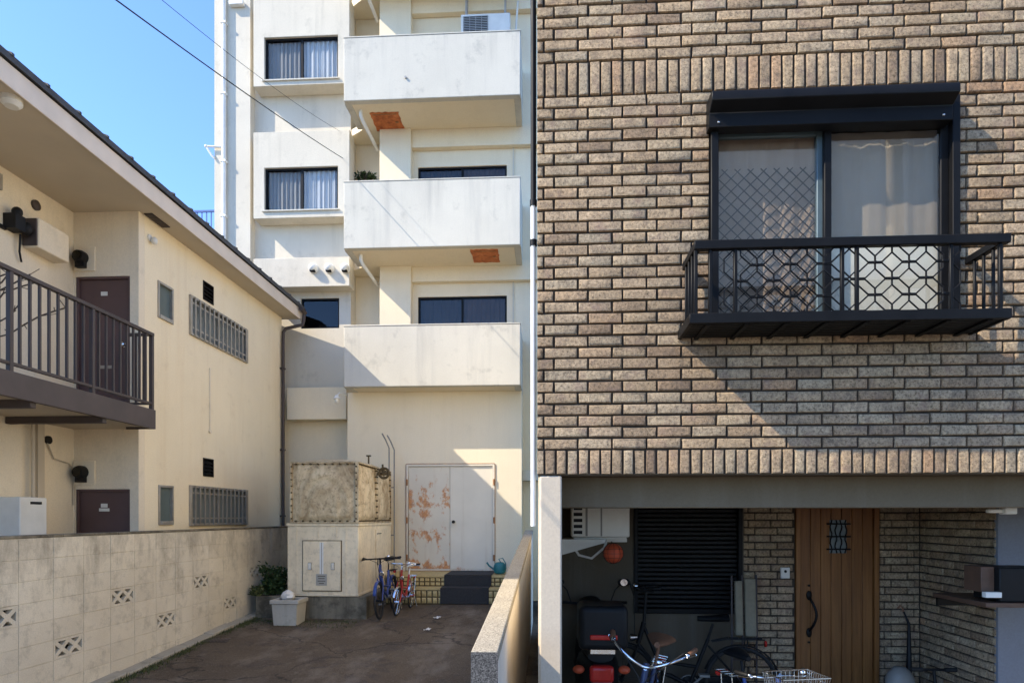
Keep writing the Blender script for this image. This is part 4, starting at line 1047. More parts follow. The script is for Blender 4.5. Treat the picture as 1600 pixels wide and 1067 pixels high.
# balcony air conditioner and plant
ya=YR-.36
a=P(720,23,ya-.001); c=P(797,55,ya)
az0,az1=a.z-.58,a.z
def outdoor_unit(name,x0,x1,y0,y1,z0,z1,label,flip=False,slots=False):
    r=empty(name,((x0+x1)/2,(y0+y1)/2,z0),label,'air conditioner')
    b=MB(); b.box(x0,x1,y0,y1,z0,z1); b.build('casing',M['whitepl'],r,bevel=.015,segs=2)
    h=z1-z0; rr=h*.42; cx=x0+rr+.05; cz=(z0+z1)/2
    if not slots:
        b=MB(); b.box(cx-rr,cx+rr,y0-.004,y0-.001,cz-rr,cz+rr); b.build('fan_opening',M['blackpl'],r)
        b=MB()
        for i in range(15): z=cz-rr+.012+(2*rr-.024)*i/14; b.box(cx-rr,cx+rr,y0-.016,y0-.008,z-.006,z+.006)
        for i in range(5): x=cx-rr+.01+(2*rr-.02)*i/4; b.box(x-.006,x+.006,y0-.0079,y0-.0045,cz-rr,cz+rr)
        b.build('fan_grille',M['alu'],r)
        b=MB(); b.box(cx+rr+.04,x1-.02,y0-.006,y0-.001,z0+.04,z1-.04); b.build('side_panel',M['whitepl'],r,bevel=.002)
    else:
        b=MB()
        n=7
        for i in range(n):
            z=z0+.03+(h-.06)*i/n; b.box(x0+.02,x0+.10,y0-.006,y0+.004,z,z+(h-.06)/n*.55)
        b.build('fan_slots',M['blackpl'],r)
        b=MB(); b.box(x0+.13,x0+.15,y0-.004,y0+.002,z0+.01,z1-.01); b.box(x1-.27,x1-.255,y0-.004,y0+.002,z0+.01,z1-.01); b.build('panel_seam',M['greypl'],r)
    return r
ac=outdoor_unit('air_conditioner',X(720,ya),X(797,ya),ya,ya+.28,az0,az1,'white outdoor unit hanging under the topmost balcony ceiling')
zs=ZBB+3*FH-.11
b=MB()
for x in(X(728,ya),X(789,ya)):
    for y in(ya+.03,ya+.24): b.box(x-.015,x+.015,y-.015,y+.015,az0-.03,zs+.003)
    b.box(x-.02,x+.02,ya-.01,ya+.29,az0-.035,az0-.003)
b.build('hanger',M['alu'],ac)
b=MB(); b.tube([(X(797,ya)-.01,ya+.2,az0+.2),(X(805,ya),ya+.2,az0+.3),(X(808,ya),ya+.25,zs-.2),(X(808,ya),YR+.05,zs-.1)],.02,8); b.build('hose',M['whitepl'],ac)
def leafy(b, c, rx, ry, rz, n, size, seed, low=-.3):
    rr=random.Random(seed); cl=[(rr.uniform(-1,1),rr.uniform(-1,1),rr.uniform(low,1)) for _ in range(14)]
    for k in range(n):
        q=rr.choice(cl); p=Vector((c[0]+rx*(q[0]*.7+rr.gauss(0,.22)),c[1]+ry*(q[1]*.7+rr.gauss(0,.22)),c[2]+rz*(q[2]*.75+rr.gauss(0,.2))))
        d=Vector((rr.uniform(-1,1),rr.uniform(-1,1),rr.uniform(-.4,1))).normalized(); s=d.cross(Vector((rr.uniform(-1,1),rr.uniform(-1,1),rr.uniform(-1,1)))).normalized()
        L=size*rr.uniform(.6,1.3); w=L*.26; nn=d.cross(s)*L*.08
        b.add([p,p+d*L*.45+s*w+nn,p+d*L,p+d*L*.45-s*w+nn],[(0,1,2,3)])
yp=13.08; fz=ZBB+FH-.11+.136
bp=empty('balcony_plant',(X(570,yp),yp,fz),'small potted plant showing above the middle balcony parapet','plant')
b=MB(); cx=X(570,yp); pz=Z(570,292,yp); b.lathe((cx,yp,fz),(0,0,1),[(0,.13),(.05,.15),(.12,.06),(pz-fz-.25,.06),(pz-fz-.22,.10),(pz-fz+.02,.13),(pz-fz+.02,.10)],16); b.build('pot',M['greypl'],bp)
b=MB(); leafy(b,(cx,yp,pz+.14),.22,.16,.14,160,.10,4); b.build('leaves',M['leaf'],bp,weld=False)
b=MB(); rr=random.Random(6)
for k in range(9):
    a=rr.uniform(0,6.28); b.tube([(cx,yp,pz),(cx+.1*math.cos(a),yp+.08*math.sin(a),pz+.14),(cx+.26*math.cos(a),yp+.15*math.sin(a),pz+.2)],.006,5)
b.build('stems',M['twig'],bp)

# ================================================================== WATER TANK
YT=9.90
tx0,tx1=X(457,YT),X(559,YT); tzb,tzt=Z(508,815,YT),Z(508,722,YT); tyl=YT+2.0
hx0,hx1=X(449,YT),X(559,YT)+.01; hzb,hzt=Z(500,930,YT),Z(500,817,YT)
tk=empty('water_tank',((tx0+tx1)/2,YT,alley_z(YT)),'weathered bolted panel water tank on a beige housing with a concrete base','tank')
b=MB(); b.box(X(397,YT),hx0+.25,YT+.05,YT+1.5,alley_z(YT)-.2,Z(420,930,YT)-.02); b.box(hx0+.251,X(572,YT),YT+.02,YT+2.3,alley_z(YT)-.2,hzb-.012); b.build('concrete_base',M['concrete'],tk,bevel=.012,segs=2)
b=MB(); b.box(hx0,hx1,YT,tyl+.10,hzb,hzt-.05); hs=b.build('housing',M['frp2'],tk,bevel=.01,segs=2)
b=MB(); b.box(hx0-.012,hx1+.012,YT-.012,tyl+.112,hzt-.049,hzt); b.box(hx0-.008,hx1+.008,YT-.008,tyl+.108,hzb-.011,hzb+.03); b.build('rim',M['frp2'],hs,bevel=.006)
b=MB()
for px in(463,540): x=X(px,YT); b.box(x-.008,x+.008,YT-.010,YT-.001,hzb+.031,hzt-.05)
for px in(497,525): x=X(px,YT); b.box(x-.006,x+.006,YT-.008,YT-.001,Z(500,842,YT),hzt-.05)
b.build('panel_rib',M['frp2'],hs)
b=MB(); dx0,dx1,dz0,dz1_=X(474,YT),X(533,YT),Z(500,922,YT),Z(500,845,YT)
b.box(dx0,dx1,YT-.028,YT-.012,dz0,dz1_); dr=b.build('access_panel',M['frp2'],hs,bevel=.006,segs=2)
b=MB(); t=.012; b.box(dx0-t,dx0-.001,YT-.016,YT-.001,dz0-t,dz1_+t); b.box(dx1+.001,dx1+t,YT-.016,YT-.001,dz0-t,dz1_+t); b.box(dx0,dx1,YT-.016,YT-.001,dz1_+.001,dz1_+t); b.box(dx0,dx1,YT-.016,YT-.001,dz0-t,dz0-.001); b.build('panel_gasket',M['stepjoint'],hs)
b=MB(); xm=(dx0+dx1)/2; b.box(xm+.004,xm+.03,YT-.031,YT-.0285,dz0+.22,dz1_-.02); b.box(xm-.03,xm-.004,YT-.031,YT-.0285,dz0+.22,dz1_-.02)
for px in(485,521): x=X(px,YT); z=Z(px,884,YT); b.box(x-.022,x+.022,YT-.040,YT-.0285,z-.05,z+.05); b.cyl((x,YT-.058,z-.03),(x,YT-.058,z+.035),.011,k=8)
b.build('panel_handle',M['whitepl'],hs)
b=MB(); b.box(xm-.003,xm+.003,YT-.0295,YT-.0285,dz0+.22,dz1_-.02)
for px in(485,521): x=X(px,YT); z=Z(px,884,YT); b.box(x-.028,x+.028,YT-.0295,YT-.0285,z-.058,z+.058)
b.build('panel_recess',M['stepjoint'],hs)
b=MB(); z=Z(503,904,YT); b.box(xm-.085,xm+.085,YT-.034,YT-.0285,z-.10,z+.08); b.build('rating_plate',M['alu'],hs)
b=MB()
for dz,w in((.045,.06),(.01,.05),(-.03,.06),(-.065,.04)): b.box(xm-w,xm+w,YT-.0362,YT-.0342,z+dz-.005,z+dz+.005)
b.build('plate_mark',M['stepjoint'],hs)
b=MB(); yq=YT+1.0; b.box(hx1+.001,hx1+.02,yq,yq+.72,hzb+.18,hzt-.12); b.build('side_hatch',M['frp2'],hs,bevel=.006)
b=MB(); b.box(hx1+.021,hx1+.028,yq+.02,yq+.3,hzt-.20,hzt-.185); b.box(hx1+.021,hx1+.03,yq+.05,yq+.09,hzb+.4,hzb+.5); b.build('hatch_handle',M['blackpl'],hs)
# bolted FRP panels: front, two on the side, arched embossing
def panel(b, o, du, nrm, w, h):      # o = lower corner, du = horizontal unit, nrm = outward
    o,du,nrm=Vector(o),Vector(du),Vector(nrm); up=Vector((0,0,1)); N=22
    vs=[]
    for j in range(N+1):
        for i in range(N+1):
            u,v=i/N,j/N; e=min(u,1-u,v,1-v)
            x=(u-.5)*2; r=math.hypot(x*1.0,max(v-.30,0)*1.42)
            d=0
            if e>.07:
                d=.018+.045*max(0,math.cos(min(r,1)*math.pi*.5))
                d+=.016*math.sin(r*20)*(1 if .30<r<.98 else 0)
            vs.append(o+du*(u*w)+up*(v*h)+nrm*d)
    b.add(vs,[(j*(N+1)+i,j*(N+1)+i+1,(j+1)*(N+1)+i+1,(j+1)*(N+1)+i) for j in range(N) for i in range(N)])
tzb2=hzt+.002
b=MB(); b.box(tx0+.002,tx1-.002,YT+.002,tyl-.002,tzb2+.002,tzt-.002); bd=b.build('tank_body',M['frp'],tk)
for o,du,nr,w in(((tx0,YT,tzb2),(1,0,0),(0,-1,0),tx1-tx0),((tx1,YT,tzb2),(0,1,0),(1,0,0),1.0),((tx1,YT+1.0,tzb2),(0,1,0),(1,0,0),1.0)):
    b=MB(); panel(b,o,du,nr,w,tzt-tzb2); b.build('tank_panel',M['frp'],tk,smooth=60)
b=MB(); f=.035
b.box(tx0-.03,tx1+f,YT-f,YT-.002,tzb2,tzb2+.02); b.box(tx0-.03,tx1+f,YT-f,YT-.002,tzt-.02,tzt); b.box(tx1+.002,tx1+f,YT-.001,tyl,tzb2,tzb2+.02); b.box(tx1+.002,tx1+f,YT-.001,tyl,tzt-.02,tzt)
b.box(tx0-.03,tx0+.004,YT-f,YT-.002,tzb2+.021,tzt-.021); b.box(tx1-.03,tx1+.02,YT-f,YT-.001,tzb2+.021,tzt-.021)
for y in(YT+.985,tyl-.02): b.box(tx1+.002,tx1+f,y,y+.03,tzb2+.021,tzt-.021)
b.build('flange',M['frp'],tk,bevel=.003)
def bolt(p,q,r_): b=MB(); b.cyl(p,q,r_,k=8); b.build('bolt',M['stepjoint'],tk)
for i in range(9):
    x=tx0+.06+(tx1-tx0-.1)*i/8
    for z in(tzb2+.03,tzt-.03): bolt((x,YT-.045,z),(x,YT-.001,z),.014)
    z=tzb2+.07+(tzt-tzb2-.14)*i/8
    for x in(tx0+.0,tx1-.012): bolt((x,YT-.052,z),(x,YT-.03,z),.013)
    for y in(YT+.97,YT+1.03,tyl-.04): bolt((tx1+.045,y,z),(tx1+.01,y,z),.012)
    for q in(0,1.0):
        y=YT+.06+q+.88*i/8
        for zq in(tzb2+.03,tzt-.03): bolt((tx1+.045,y,zq),(tx1+.001,y,zq),.012)
bd_=MB()   # slightly domed lid
N=14; vs=[]
for j in range(N+1):
    for i in range(N+1):
        u,v=i/N,j/N; vs.append((tx0-.03+(tx1-tx0+.06)*u,YT-.035+(tyl-YT+.06)*v,tzt+.003+.11*math.sin(math.pi*u)**.7*math.sin(math.pi*v)**.7))
bd_.add(vs,[(j*(N+1)+i,j*(N+1)+i+1,(j+1)*(N+1)+i+1,(j+1)*(N+1)+i) for j in range(N) for i in range(N)]); bd_.build('lid',M['frp'],tk,smooth=60)
c=P(576,713,YT+.8); b=MB(); b.cyl((c.x,c.y,tzt+.02),(c.x,c.y,c.z),.014); b.box(c.x-.035,c.x+.035,c.y-.03,c.y+.03,c.z,c.z+.022); b.build('air_vent',M['stepjoint'],tk)
# valve hand wheel and thin pipes beside the tank
vy=YT+.95; c=P(600,739,vy)
b=MB(); b.torus((c.x,c.y,c.z),(0,1,0),.085,.022,20,8); b.cyl((c.x,c.y-.02,c.z),(c.x,c.y+.16,c.z),.03); b.tube([(c.x-.07,c.y,c.z),(c.x+.07,c.y,c.z)],.012,6); b.tube([(c.x,c.y,c.z-.07),(c.x,c.y,c.z+.07)],.012,6)
b.tube([(tx1+.0,c.y+.14,c.z),(c.x,c.y+.14,c.z)],.028,8); b.cyl((c.x-.05,c.y+.1,c.z),(c.x-.05,c.y+.1,c.z+.16),.018); b.build('valve_wheel',M['stepjoint'],tk)
vy=tyl+.16
for px,bx,py in((608,597,700),(616,605,703)):
    a,e=P(px,py,vy),P(bx,py-23,vy); b=MB(); b.tube([(a.x,vy,alley_z(vy)-.02),(a.x,vy,a.z),((a.x+e.x)/2,vy,(a.z+e.z)/2+.02),(e.x,vy,e.z)],.014,6)
    for z in(hzt-.25,tzt-.3): b.box(hx1-.02,a.x,vy-.012,vy+.012,z-.012,z+.012) if px==608 else b.box(a.x-.10,a.x,vy-.012,vy+.012,z-.010,z+.010)
    b.build('thin_pipe',M['greypl'],tk)
# shrub between wall and tank, styrofoam box, bag
zb_=Z(420,930,YT)-.02
sh=empty('shrub',(X(428,YT+.45),YT+.45,zb_),'dark green shrub squeezed between the block wall and the water tank','shrub')
b=MB(); leafy(b,(X(431,YT+.45)-.0,YT+.42,zb_+.18),.19,.27,.25,1700,.07,8,-.8); b.build('leaves',M['leaf'],sh,weld=False)
b=MB(); rr=random.Random(5)
for k in range(8): a=rr.uniform(0,6.28); x,y=X(428,YT+.45),YT+.45; b.tube([(x,y,zb_-.02),(x+.08*math.cos(a),y+.08*math.sin(a),zb_+.22),(x+.2*math.cos(a),y+.2*math.sin(a),zb_+.36)],.008,5)
b.build('stems',M['twig'],sh)
b=MB(); leafy(b,(X(400,YT+.1),YT+.12,zb_+.06),.10,.08,.08,200,.07,18,-.6)
tag(b.build('weed_tuft',M['moss'],None,weld=False,loc=(X(400,YT+.1),YT+.12,zb_)),'small weed tuft growing at the left end of the concrete base','weed')
yb_=9.42; bx0,bx1=X(424,yb_),X(466,yb_); bz0=alley_z(yb_); bz1=Z(445,937,yb_)
b=MB(); k=.025
def frus(x0,x1,y0,y1,z0,z1,ex): return [(x0,y0,z0),(x1,y0,z0),(x1,y1,z0),(x0,y1,z0),(x0-ex,y0-ex,z1),(x1+ex,y0-ex,z1),(x1+ex,y1+ex,z1),(x0-ex,y1+ex,z1)]
o=frus(bx0+.03,bx1-.03,yb_,yb_+.34,bz0+.002,bz1-.06,.02); i_=frus(bx0+.07,bx1-.07,yb_+.04,yb_+.30,bz0+.05,bz1-.001,.02)
b.add(o,[(0,3,2,1),(0,1,5,4),(1,2,6,5),(2,3,7,6),(3,0,4,7)])
rim=[(bx0-.012,yb_-.04,bz1-.06),(bx1+.012,yb_-.04,bz1-.06),(bx1+.012,yb_+.38,bz1-.06),(bx0-.012,yb_+.38,bz1-.06)]; rim2=[(x,y,bz1) for x,y,_ in rim]
n0=len(b.v); b.add(rim+rim2+[p for p in i_[4:]]+[p for p in i_[:4]],[(q,(q+1)%4,4+(q+1)%4,4+q) for q in range(4)]+[(4+q,4+(q+1)%4,8+(q+1)%4,8+q) for q in range(4)]+[(8+q,8+(q+1)%4,12+(q+1)%4,12+q) for q in range(4)]+[(12,13,14,15)])
b.add(o[4:]+rim,[(q,(q+1)%4,4+(q+1)%4,4+q) for q in range(4)])
pb=b.build('planter_box',M['planter'],None,loc=((bx0+bx1)/2,yb_+.17,bz0),bevel=.008,segs=2); tag(pb,'greyish white tub standing in front of the concrete tank base','box')
sb=MB(); sb.box(bx0+.065,bx1-.065,yb_+.045,yb_+.295,bz1-.09,bz1-.045)
so=sb.build('soil',M['soil'],None); so.parent=pb
for v in so.data.vertices: v.co-=Vector(pb.location)
b=MB(); cxx=X(450,yb_+.2); random.seed(3); b.blob((cxx,yb_+.2,bz1+.035),.10,.10,.085,14,9,.16)
tag(b.build('plastic_bag',M['whitepl'],None,loc=(cxx,yb_+.2,bz1-.05)),'crumpled white plastic bag lying on the grey tub','bag')
# litter and drain cover
for px,py,lab,sd in((683,966,'scrap of white paper on the alley asphalt closest to the steps',1),(668,985,'scrap of white paper on the alley asphalt nearest the camera',2)):
    u=(px-800)/F
    Y=9
    for _ in range(30): Y=depth_at(px,py,alley_z(Y))
    x=X(px,Y); z=alley_z(Y)+.006; rr=random.Random(sd); N=5; b=MB(); vs=[]
    for j in range(N):
        for i in range(N): vs.append((x+(i-2)*.015+rr.uniform(-.006,.006)+(j-2)*.012,Y+(j-2)*.026,z+.012+rr.uniform(-.008,.022)))
    m=len(vs); vs+=[(a,c_,d-.002) for a,c_,d in vs]
    b.add(vs,[(j*N+i,j*N+i+1,(j+1)*N+i+1,(j+1)*N+i) for j in range(N-1) for i in range(N-1)]+[(m+j*N+i+N,m+(j+1)*N+i+1,m+j*N+i+1,m+j*N+i) for j in range(N-1) for i in range(N-1)])
    tag(b.build('paper_scrap',M['paper'],None,loc=(x,Y,z)),lab,'litter','paper scraps on the alley')
Y=8.5
for _ in range(30): Y=depth_at(340,1000,alley_z(Y))
x=X(340,Y); z=alley_z(Y)+.006
dc=MB(); s5=math.atan(.053)
dc.box(x-.20,x+.20,Y-.16,Y+.16,z-.02,z+.007)
for i in range(7): dc.box(x-.17+i*.05,x-.14+i*.05,Y-.13,Y+.13,z+.0072,z+.013)
tag(dc.build('drain_cover',M['brownmetal'],None,loc=(x,Y,z)),'small dark metal drain cover set in the alley asphalt','drain cover')
# teal pot on the step
yt_=STEPY+.35; z2=STEPZ
c=P(781,912,yt_); b=MB(); b.lathe((c.x,yt_,z2+.006),(0,0,1),[(0,.07),(.02,.10),(.10,.125),(.17,.11),(.21,.075),(.215,.06),(.19,.055)],18)
tag_t=b.build('watering_can',M['teal'],None,loc=(c.x,yt_,z2)); tag(tag_t,'round teal watering can on the right end of the tiled steps','watering can')
b=MB(); b.tube([(c.x-.10,yt_,z2+.08),(c.x-.2,yt_-.02,z2+.16),(c.x-.24,yt_-.02,z2+.22)],.016,8); b.tube([(c.x+.02,yt_,z2+.21),(c.x-.02,yt_,z2+.28),(c.x+.05,yt_,z2+.30),(c.x+.11,yt_,z2+.2),(c.x+.11,yt_,z2+.12)],.010,6)
sp_=b.build('spout',M['teal'],None); sp_.parent=tag_t
for v in sp_.data.vertices: v.co-=Vector(tag_t.location)

# ================================================================== BICYCLES
def bicycle(label, col, loc, rz, lean=0, steer=0, wr=.32, bar=.0, step=True, basket=False, child=None, grip='blackpl', metal='chrome', barh=1.02, saddle='blackpl', hb=None, rear_basket=False, scale=1.0, headl=True):
    r=bpy.data.objects.new('bicycle',None); COL.objects.link(r); WORLD[r.name]=Vector((0,0,0)); r.empty_display_size=.2
    tag(r,label,'bicycle')
    WB=1.08; F0=Vector((WB/2,0,wr)); R0=Vector((-WB/2,0,wr)); BB=Vector((-.08,0,.29)); ST=Vector((-.25,0,.72)); HT=Vector((.33,0,.86)); HB=Vector((.385,0,.66))
    fm=M[col]
    def wheel(c):
        b=MB(); b.torus(c,(0,1,0),wr-.028,.011,36,6); 
        for i in range(18):
            a=2*math.pi*i/18; s=.025*(1 if i%2 else -1); b.tube([(c.x,c.y+s,c.z),(c.x+(wr-.03)*math.cos(a+.25*(1 if i%4<2 else -1)),c.y,c.z+(wr-.03)*math.sin(a+.25*(1 if i%4<2 else -1)))],.0016,4)
        b.cyl(c-Vector((0,.045,0)),c+Vector((0,.045,0)),.022); w=b.build('wheel',M[metal],r)
        b=MB(); b.torus(c,(0,1,0),wr-.019,.019,36,8); b.build('tyre',M['rubber'],w)
    wheel(F0); wheel(R0)
    b=MB()
    mid=(HB+BB)/2+Vector((0,0,-.10 if step else .0))
    if step: b.tube([HB,mid+Vector((.04,0,.02)),mid+Vector((-.06,0,-.0)),BB],.021,10); b.tube([HT-Vector((0,0,.04)),mid+Vector((.05,0,.13)),BB*.6+ST*.4],.018,10)
    else: b.tube([HB,BB],.020,10); b.tube([HT-Vector((0,0,.03)),ST],.018,10)
    b.tube([BB,ST],.018,10); b.tube([HT,HB],.024,10)
    for s in(1,-1):
        y=.055*s; b.tube([BB+Vector((0,y*.5,0)),R0+Vector((0,y,0))],.010,8); b.tube([ST+Vector((0,y*.3,-.06)),R0+Vector((0,y,0))],.009,8)
        b.tube([HB+Vector((.01,y*.7,-.02)),HB+Vector((.04,y,-.12)),F0+Vector((0,y,0))],.011,8)
    b.build('frame',fm,r)
    def guard(c,a0,a1):
        b=MB(); n=14; vs=[]
        for i in range(n+1):
            a=a0+(a1-a0)*i/n
            for yy,rr in((-.028,wr+.008),(-.015,wr+.019),(.015,wr+.019),(.028,wr+.008)): vs.append((c.x+rr*math.cos(a),yy,c.z+rr*math.sin(a)))
        b.add(vs,[(i*4+k,i*4+k+1,i*4+4+k+1,i*4+4+k) for i in range(n) for k in range(3)]); o=b.build('mudguard',M[metal] if metal!='blackpl' else fm,r)
        sm=o.modifiers.new('thick','SOLIDIFY'); sm.thickness=.002
    guard(F0,R(20),R(150)); guard(R0,R(20),R(190))
    b=MB(); b.cyl(BB-Vector((0,.05,0)),BB+Vector((0,.05,0)),.03); b.torus(BB-Vector((0,.05,0)),(0,1,0),.085,.006,24,5)
    for s in(1,-1):
        q=BB+Vector((.12*s,.075*s*-1,-.11*s)); b.tube([BB+Vector((0,-.06*s,0)),q],.010,6); b.box(q.x-.045,q.x+.045,q.y-.05,q.y+.05,q.z-.011,q.z+.011)
    b.build('crankset',M['steel'] if metal=='chrome' else M['greypl'],r)
    b=MB(); b.prism([(R0.x-.05,-.075,wr+.05),(R0.x-.05,-.075,wr-.05),(BB.x+.06,-.075,BB.z-.07),(BB.x+.10,-.075,BB.z),(BB.x+.05,-.075,BB.z+.08)],(0,.02,0)); b.build('chain_guard',fm,r,bevel=.006)
    b=MB(); b.tube([ST,ST+Vector((-.045,0,.14))],.013,8); sp=ST+Vector((-.045,0,.16))
    rings=[]
    for i in range(9):
        t=i/8; w=.10*(1-t)**.8+.022; h=.035+.02*(1-t); x=sp.x-.13+.27*t
        rings.append([Vector((x,w*math.cos(a),sp.z+.02+h*math.sin(a)*(.55 if math.sin(a)<0 else .8)+.012*(1-t)**2)) for a in [2*math.pi*k/14 for k in range(14)]])
    b.loft(rings); b.build('saddle',M[saddle],r)
    # steering: stem, handlebar, grips, levers, bell, lamp
    z=barh; stx=HT.x-.02
    hv=hb or [(0,0),(.06,.16),(.02,.24),(-.16,.31)]     # (x, y) of one half, swept back
    b=MB(); b.tube([HT,HT+Vector((-.02,0,z-HT.z-.02))],.016,10); b.tube([HT+Vector((-.02,0,z-HT.z-.03)),Vector((stx+.05,0,z))],.017,8)
    half=[Vector((stx+.05+x,y,z+bar*(y/.31)**1.2)) for x,y in hv]
    pts=[Vector((p.x,-p.y,p.z)) for p in half[::-1]]+half[1:]
    # smooth the bend
    def smooth(ps,n=3):
        for _ in range(n):
            q=[ps[0]]
            for a,c in zip(ps,ps[1:]): q+=[a*.75+c*.25,a*.25+c*.75]
            ps=q+[ps[-1]]
        return ps
    b.tube(smooth(pts),.0125,10); hbar=b.build('handlebar',M[metal] if metal!='blackpl' else M['blackpl'],r)
    for s in(1,-1):
        e=Vector((half[-1].x,half[-1].y*s,half[-1].z)); d=(Vector((half[-2].x,half[-2].y*s,half[-2].z))-e).normalized()
        b=MB(); b.tube([e-d*.012,e,e+d*.11,e+d*.118],.019,10,rad=[.016,.020,.018,.015]); b.build('grip',M[grip],hbar)
        b=MB(); m=e+d*.14; out=Vector((.05,0,-.012)); b.tube([m,m+out,e+out+Vector((.0,.012*s,-.012)),e+out*1.1+Vector((0,.012*s,-.01))-d*.0],.008,6); b.blob(m,.02,.02,.02,8,6); b.build('brake_lever',M[metal],hbar)
        b=MB(); b.tube([m+out*.9,m+out+Vector((.08,-.02*s,.05)),Vector((HT.x+.09,.03*s,z-.06)),HB+Vector((.03,0,.02))],.004,5); b.build('brake_cable',M['rubber'],hbar)
    b=MB(); bl=Vector((half[1].x+.0,half[1].y,half[1].z+.03)); b.lathe(bl,(0,0,1),[(0,.026),(.012,.026),(.022,.018),(.027,.004)],14); b.build('bell',M['chrome'],hbar)
    if headl:
        b=MB(); b.lathe((HB.x+.06,.05,HB.z+.06),(1,0,-.1),[(-.05,.02),(0,.035),(.01,.037),(.016,.03)],14); b.build('headlight',M['chrome'],r)
    b=MB()
    for y in(-.055,.055): b.tube([(ST.x-.03,y*.6,ST.z-.02),(R0.x+.12,y,wr+.40),(R0.x-.20,y,wr+.40)],.006,6); b.tube([(R0.x-.05,y,wr+.40),(R0.x,y,wr)],.005,6)
    for k in range(4): b.tube([(R0.x+.1-k*.09,-.055,wr+.40),(R0.x+.1-k*.09,.055,wr+.40)],.005,5)
    b.build('rear_rack',M['steel'] if metal=='chrome' else M['blackpl'],r)
    b=MB(); b.lathe((R0.x-.21,0,wr+.36),(-1,0,0),[(0,.03),(.012,.03),(.018,.022)],14); b.build('reflector',M['redlens'],r)
    b=MB(); b.tube([(R0.x,.06,wr),(R0.x-.02,.13,.02),(R0.x+.03,.15,.01)],.008,6); b.build('kickstand',M['steel'],r)
    def wire_basket(cx,z0,w,l,h,name):
        b=MB(); 
        def rect(z,k): return [Vector((cx-l/2*k,-w/2*k,z)),Vector((cx+l/2*k,-w/2*k,z)),Vector((cx+l/2*k,w/2*k,z)),Vector((cx-l/2*k,w/2*k,z))]
        for i in range(6):
            k=.82+.18*i/5; b.tube(rect(z0+h*i/5,k),.007 if i==5 else .0028,5,closed=True)
        lo,hi=rect(z0,.82),rect(z0+h,1)
        for e in range(4):
            for i in range(10): t=i/10; b.tube([lo[e].lerp(lo[(e+1)%4],t),hi[e].lerp(hi[(e+1)%4],t)],.0025,4)
        for i in range(1,9): t=i/9; b.tube([lo[0].lerp(lo[1],t),lo[3].lerp(lo[2],t)],.0025,4)
        b.tube([(cx-l*.3,-.05,z0),(cx-l*.3,-.05,z0-.1)],.006,5); b.tube([(cx-l*.3,.05,z0),(cx-l*.3,.05,z0-.1)],.006,5)
        b.build(name,M['steel'],r)
    if basket: wire_basket(HT.x+.25,HB.z+.04,.40,.30,.24,'front_basket')
    if rear_basket: wire_basket(R0.x-.02,wr+.41,.34,.40,.22,'rear_basket')
    if child=='seat':
        b=MB(); cx=R0.x+.02; z0=wr+.42
        b.box(cx-.14,cx+.15,-.14,.14,z0,z0+.06); b.prism([(cx-.15,-.15,z0),(cx-.24,-.15,z0+.50),(cx-.18,-.15,z0+.52),(cx-.10,-.15,z0+.06)],(0,.30,0))
        for s in(1,-1): b.prism([(cx-.13,s*.15,z0+.02),(cx+.16,s*.15,z0+.02),(cx+.14,s*.15,z0+.22),(cx-.18,s*.15,z0+.34)],(0,.02*s,0)); b.prism([(cx+.05,s*.15,z0+.02),(cx+.13,s*.15,z0+.02),(cx+.24,s*.15,z0-.30),(cx+.17,s*.15,z0-.30)],(0,.02*s,0))
        b.build('child_seat',M['blackpl'],r,bevel=.02,segs=2)
    r.scale=(scale,)*3
    r.rotation_mode='XYZ'; r.location=loc; r.rotation_euler=(lean,0,rz); return r

FL=.38
# silver handlebar bicycle in front of the porch: handlebar centre near (.69,4.75)
hd=math.atan2(-.95,-.30); c,s_=math.cos(hd),math.sin(hd); hc=Vector((.70,4.77))
bicycle('old bicycle with a bright silver handlebar at the front of the porch',"navy",(hc.x-.36*c-.11,hc.y-.36*s_-.03,FL),hd,R(-9),0,.30,.17,True,False,None,'brownleather','chrome',.83,'brownleather',[(0,0),(.03,.09),(.015,.20),(-.05,.27),(-.19,.31)],False)
hd=math.atan2(-.97,.20); c,s_=math.cos(hd),math.sin(hd); bc=Vector((1.74,4.55))
bicycle('blue framed bicycle with a wire front basket before the wooden door','blue',(bc.x-.53*c,bc.y-.53*s_,FL),hd,0,0,.28,0,True,True,None,'blackpl','chrome',.88,'blackpl',None,False,.87)
hd=math.pi*.97; bicycle('black bicycle with black wheels parked in front of the roller shutter','blackpl',(1.28,6.22,FL),hd,R(4),0,.33,.03,True,False,None,'blackpl','blackpl',1.16,'blackpl',[(0,0),(.05,.10),(0,.2),(-.16,.26)],False,1.04)
# two bicycles leaning by the tank
ta=alley_z(10.4)
hd=math.atan2(-1,.03); bicycle('blue bicycle leaning by the tank base, nearest the camera','blue',(-2.61,10.34,alley_z(10.34)),hd,R(3),0,.30,0,True,False,None,'blackpl','blackpl',.96,'blackpl',None,False,.97)
hd=math.atan2(-1,-.04); bicycle('red bicycle standing behind the blue one beside the tiled steps','red',(-2.38,10.53,alley_z(10.53)),hd,R(-3),0,.27,0,True,False,None,'blackpl','chrome',.98,'whitepl',None,False,.84)

